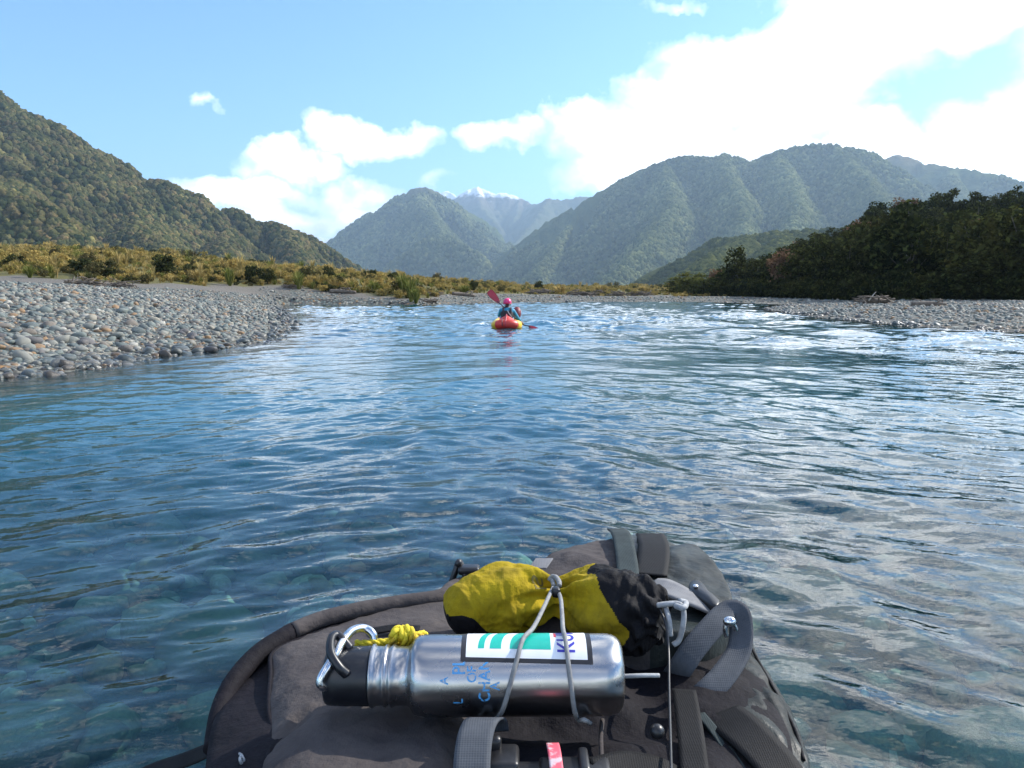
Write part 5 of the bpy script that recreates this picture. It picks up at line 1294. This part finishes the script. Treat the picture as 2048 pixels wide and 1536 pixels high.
    E = [('pelvis', 'belly'), ('belly', 'chest'), ('chest', 'ribs'), ('ribs', 'neck'), ('neck', 'jaw'), ('jaw', 'head'), ('head', 'crown'), ('ribs', 'shl'), ('shl', 'ell'), ('ell', 'wrl'), ('wrl', 'hal'), ('ribs', 'shr'), ('shr', 'elr'), ('elr', 'wrr'), ('wrr', 'har'),
         ('pelvis', 'hipl'), ('hipl', 'knl'), ('knl', 'anl'), ('anl', 'tol'), ('pelvis', 'hipr'), ('hipr', 'knr'), ('knr', 'anr'), ('anr', 'tor')]
    names = list(J)
    # fingers closed round the shaft: five short chains from each hand
    def add_hand(h, d, up, side):
        base = np.array(J[h][:3]); d = np.array(d, float); d /= np.linalg.norm(d); sd = np.array(side, float)
        for k in range(4):
            a = base + sd * (k - 1.5) * 0.021 + d * 0.035; b = a + d * (0.030 + 0.006 * (k in (1, 2))) + np.array(up) * -0.012; c = b - np.array(up) * 0.030 - d * 0.010
            for q, (p, r) in enumerate(((a, .0095), (b, .009), (c, .008))): J[f'{h}f{k}{q}'] = (*p, r)
            E.extend([(h, f'{h}f{k}0'), (f'{h}f{k}0', f'{h}f{k}1'), (f'{h}f{k}1', f'{h}f{k}2')])
        t0 = base + sd * -0.036 + d * 0.005; t1 = t0 + d * 0.03 - np.array(up) * 0.025
        J[h + 't0'] = (*t0, .011); J[h + 't1'] = (*t1, .009); E.extend([(h, h + 't0'), (h + 't0', h + 't1')])
    add_hand('hal', (0.1, 1, 0), (0, 0, 1), (1, 0, 0)); add_hand('har', (0.4, 0.9, -0.1), (0, 0, 1), (0.6, -0.3, -0.5))
    names = list(J); ix = {k: i for i, k in enumerate(names)}
    me = bpy.data.meshes.new('body'); base = np.array([J[k][:3] for k in names])
    me.from_pydata(base.tolist(), [(ix[a], ix[b]) for a, b in E], []); me.update()
    tmp = bpy.data.objects.new('body', me); COL.objects.link(tmp)
    sk = tmp.modifiers.new('skin', 'SKIN'); sk.use_smooth_shade = True
    ss = tmp.modifiers.new('sub', 'SUBSURF'); ss.levels = 1; ss.render_levels = 1
    for i, k in enumerate(names):
        me.skin_vertices[0].data[i].radius = (J[k][3], J[k][3]); me.skin_vertices[0].data[i].use_root = (k == 'pelvis')
    dg = bpy.context.evaluated_depsgraph_get(); dg.update(); ev = tmp.evaluated_get(dg)
    body = bpy.data.meshes.new_from_object(ev, depsgraph=dg); bpy.data.objects.remove(tmp)
    per = empty('person', (ps[0], ps[1], 0.0)); tag(per, 'paddler in cyan jacket, black life vest and pink helmet, seen from behind', 'person')
    body.materials.clear()
    for m in (M_CYAN, M_SKIN, M_HAIR): body.materials.append(m)
    for p in body.polygons:
        c = p.center; p.use_smooth = True
        hand = (c.x > 0.455) or (c.y > 0.44 and 0.5 < c.z < 0.7)
        p.material_index = 2 if (c.z > 0.745 and c.y < 0.10) else (1 if (hand or c.z > 0.76) else 0)
    bo = bpy.data.objects.new('body', body); link(bo, per)
    w = np.array([ps[0], ps[1], 0])
    # face: nose, brow and ears on the far side of the head
    obj('face', *join([ellipsoid(w + (0.02, 0.195, 0.86), (0.013, 0.02, 0.024), 2), ellipsoid(w + (-0.012, 0.178, 0.885), (0.012, 0.01, 0.007), 2), ellipsoid(w + (0.052, 0.178, 0.885), (0.012, 0.01, 0.007), 2), ellipsoid(w + (0.02, 0.178, 0.825), (0.024, 0.012, 0.006), 2),
                         ellipsoid(w + (-0.072, 0.105, 0.865), (0.010, 0.02, 0.03), 2), ellipsoid(w + (0.112, 0.105, 0.865), (0.010, 0.02, 0.03), 2)]), M_SKIN, per)
    hv, hf = ico(4); hv = hv * (0.125, 0.150, 0.125); keep = hv[:, 2] > -0.022 - 0.035 * (hv[:, 1] < 0)
    hv[:, 2] = np.maximum(hv[:, 2], -0.055 + 0.02 * (hv[:, 1] > 0)); hv = hv + w + (0.02, 0.10, 0.905)
    HM = obj('helmet', hv, hf.tolist(), M_HELMET, per)
    obj('helmet_rim', *tube([w + (0.02 + 0.124 * math.cos(a), 0.10 + 0.148 * math.sin(a), 0.858 + 0.012 * (math.sin(a) > 0)) for a in np.linspace(0, 2 * math.pi, 20, endpoint=False)], 0.010, 8, 60, True), M_BLADE, HM)
    obj('chin_strap', *tube([w + (-0.09, 0.08, 0.85), w + (-0.05, 0.12, 0.79), w + (0.02, 0.17, 0.775), w + (0.09, 0.12, 0.79), w + (0.13, 0.08, 0.85)], 0.008, 6, 24), M_SHAFT, HM)
    # life vest: a hollow shell round the torso with shoulder straps
    V = []; rows = [(0.33, 0.175, 0.165), (0.42, 0.185, 0.180), (0.52, 0.195, 0.192), (0.60, 0.190, 0.190), (0.655, 0.165, 0.170)]
    for z, a, b in rows:
        for th in np.linspace(0, 2 * math.pi, 28, endpoint=False): V.append(w + (0.01 + a * math.cos(th), 0.04 + b * math.sin(th), z))
    VE = obj('life_vest', np.array(V), grid_faces(5, 28, True).tolist(), M_VEST, per)
    for sx in (-1, 1):
        obj('shoulder_strap', *ribbon([w + (0.01 + sx * 0.10, -0.165, 0.58), w + (0.01 + sx * 0.11, -0.13, 0.69), w + (0.015 + sx * 0.11, 0.05, 0.745), w + (0.015 + sx * 0.11, 0.18, 0.66)], (1, 0, 0), 0.06, 0.012, 20), M_VEST, VE)
    obj('vest_trim', *ribbon([w + (0.03, -0.165, 0.66), w + (0.07, -0.175, 0.58), w + (0.15, -0.135, 0.47)], (0.8, 0.3, 0.3), 0.022, 0.006, 16), M_TRIM, VE)
    obj('vest_trim', *ribbon([w + (-0.10, -0.155, 0.45), w + (0.02, -0.165, 0.46), w + (0.13, -0.14, 0.45)], (0, 0, 1), 0.020, 0.006, 16), M_DRY, VE)
    # ---- paddle
    a = np.array([ox - 0.30, oy + 1.22, 0.94]); b = w + np.array([0.80, 0.40, 0.02]); ax = (b - a) / np.linalg.norm(b - a)
    hr = w + np.array((0.475, 0.275, 0.235)); b = np.array([ox + 0.72, oy + 0.90, 0.17])
    pd = empty('paddle', (a + b) / 2); tag(pd, 'double paddle with dark red blades held by the paddler', 'paddle')
    mid = hr + (0, 0.02, 0)
    obj('shaft', *tube([a, a * 0.45 + mid * 0.55, mid, b], 0.017, 10, 40), M_SHAFT, pd)
    def blade(tip_from, direction, L, wd, twist):
        d = np.asarray(direction, float); d /= np.linalg.norm(d); sdir = np.cross(d, twist); sdir /= np.linalg.norm(sdir); nn = np.cross(d, sdir)
        V = []; us = np.linspace(0, 1, 12); n_ = 9
        for side in (1, -1):
            for u in us:
                wv = wd * (np.sin(np.pi * min(u * 0.62 + 0.06, 1.0)) ** 0.8) * (1 if u < 0.93 else 0.72)
                for q in np.linspace(-1, 1, n_):
                    V.append(np.asarray(tip_from) + d * L * u + sdir * wv * q * 0.5 + nn * (0.012 * (1 - q * q) * side * 0.6 + 0.035 * u * u))
        F = grid_faces(12, n_).tolist(); F2 = [[i + 108 for i in f[::-1]] for f in F]
        rim = [[i * n_, (i + 1) * n_, (i + 1) * n_ + 108, i * n_ + 108] for i in range(11)] + [[i * n_ + 8, i * n_ + 8 + 108, (i + 1) * n_ + 116, (i + 1) * n_ + 8] for i in range(11)]
        rim += [[99 + j, 100 + j, 208 + j, 207 + j][::-1] for j in range(8)] + [[j, j + 1, 109 + j, 108 + j] for j in range(8)]
        return np.array(V), F + F2 + rim
    obj('blade', *blade(a + (a - mid) / np.linalg.norm(a - mid) * -0.10, np.array([-0.62, 0.15, 0.72]), 0.50, 0.215, (0.1, -1, 0.1)), M_BLADE, pd)
    obj('blade', *blade(b - (b - mid) / np.linalg.norm(b - mid) * 0.05, np.array([0.75, -0.05, -0.42]), 0.42, 0.20, (0.2, -0.9, 0.4)), M_BLADE, pd)
paddler()
# the whole party is a little smaller than first laid out: scaled about the stern on the water
for o in [q for q in COL.objects if q.parent is None and q.name in ('packraft', 'dry_bag', 'person', 'paddle')]:
    k = 0.90; dz = {'packraft': 0.0, 'dry_bag': -0.07, 'person': -0.10, 'paddle': -0.10}[o.name]
    o.location = (RC[0] + (o.location.x - RC[0]) * k, RC[1] + (o.location.y - RC[1]) * k, o.location.z * k + dz)
    o.scale = (k, k, k)
# ------------------------------------------------------------------ the hazy air of the valley
def build_haze():
    m = bpy.data.materials.new('valley air'); m.use_nodes = True
    t = NT(m.node_tree); t.n.remove(t.n['Principled BSDF']); out = t.n['Material Output']
    v = t.new('ShaderNodeVolumePrincipled'); t.put(v, Color=(0.56, 0.78, 1.0, 1), Density=HAZE_DENSITY, Anisotropy=0.25)
    t.l.new(v.outputs[0], out.inputs['Volume'])
    vv, ff = box((0, 8960, 655), (66000, 18200, 1430))
    o = obj('haze', vv, ff, m, sm=False); tag(o, kind='stuff')
HAZE_DENSITY = 8.8e-5
build_haze()
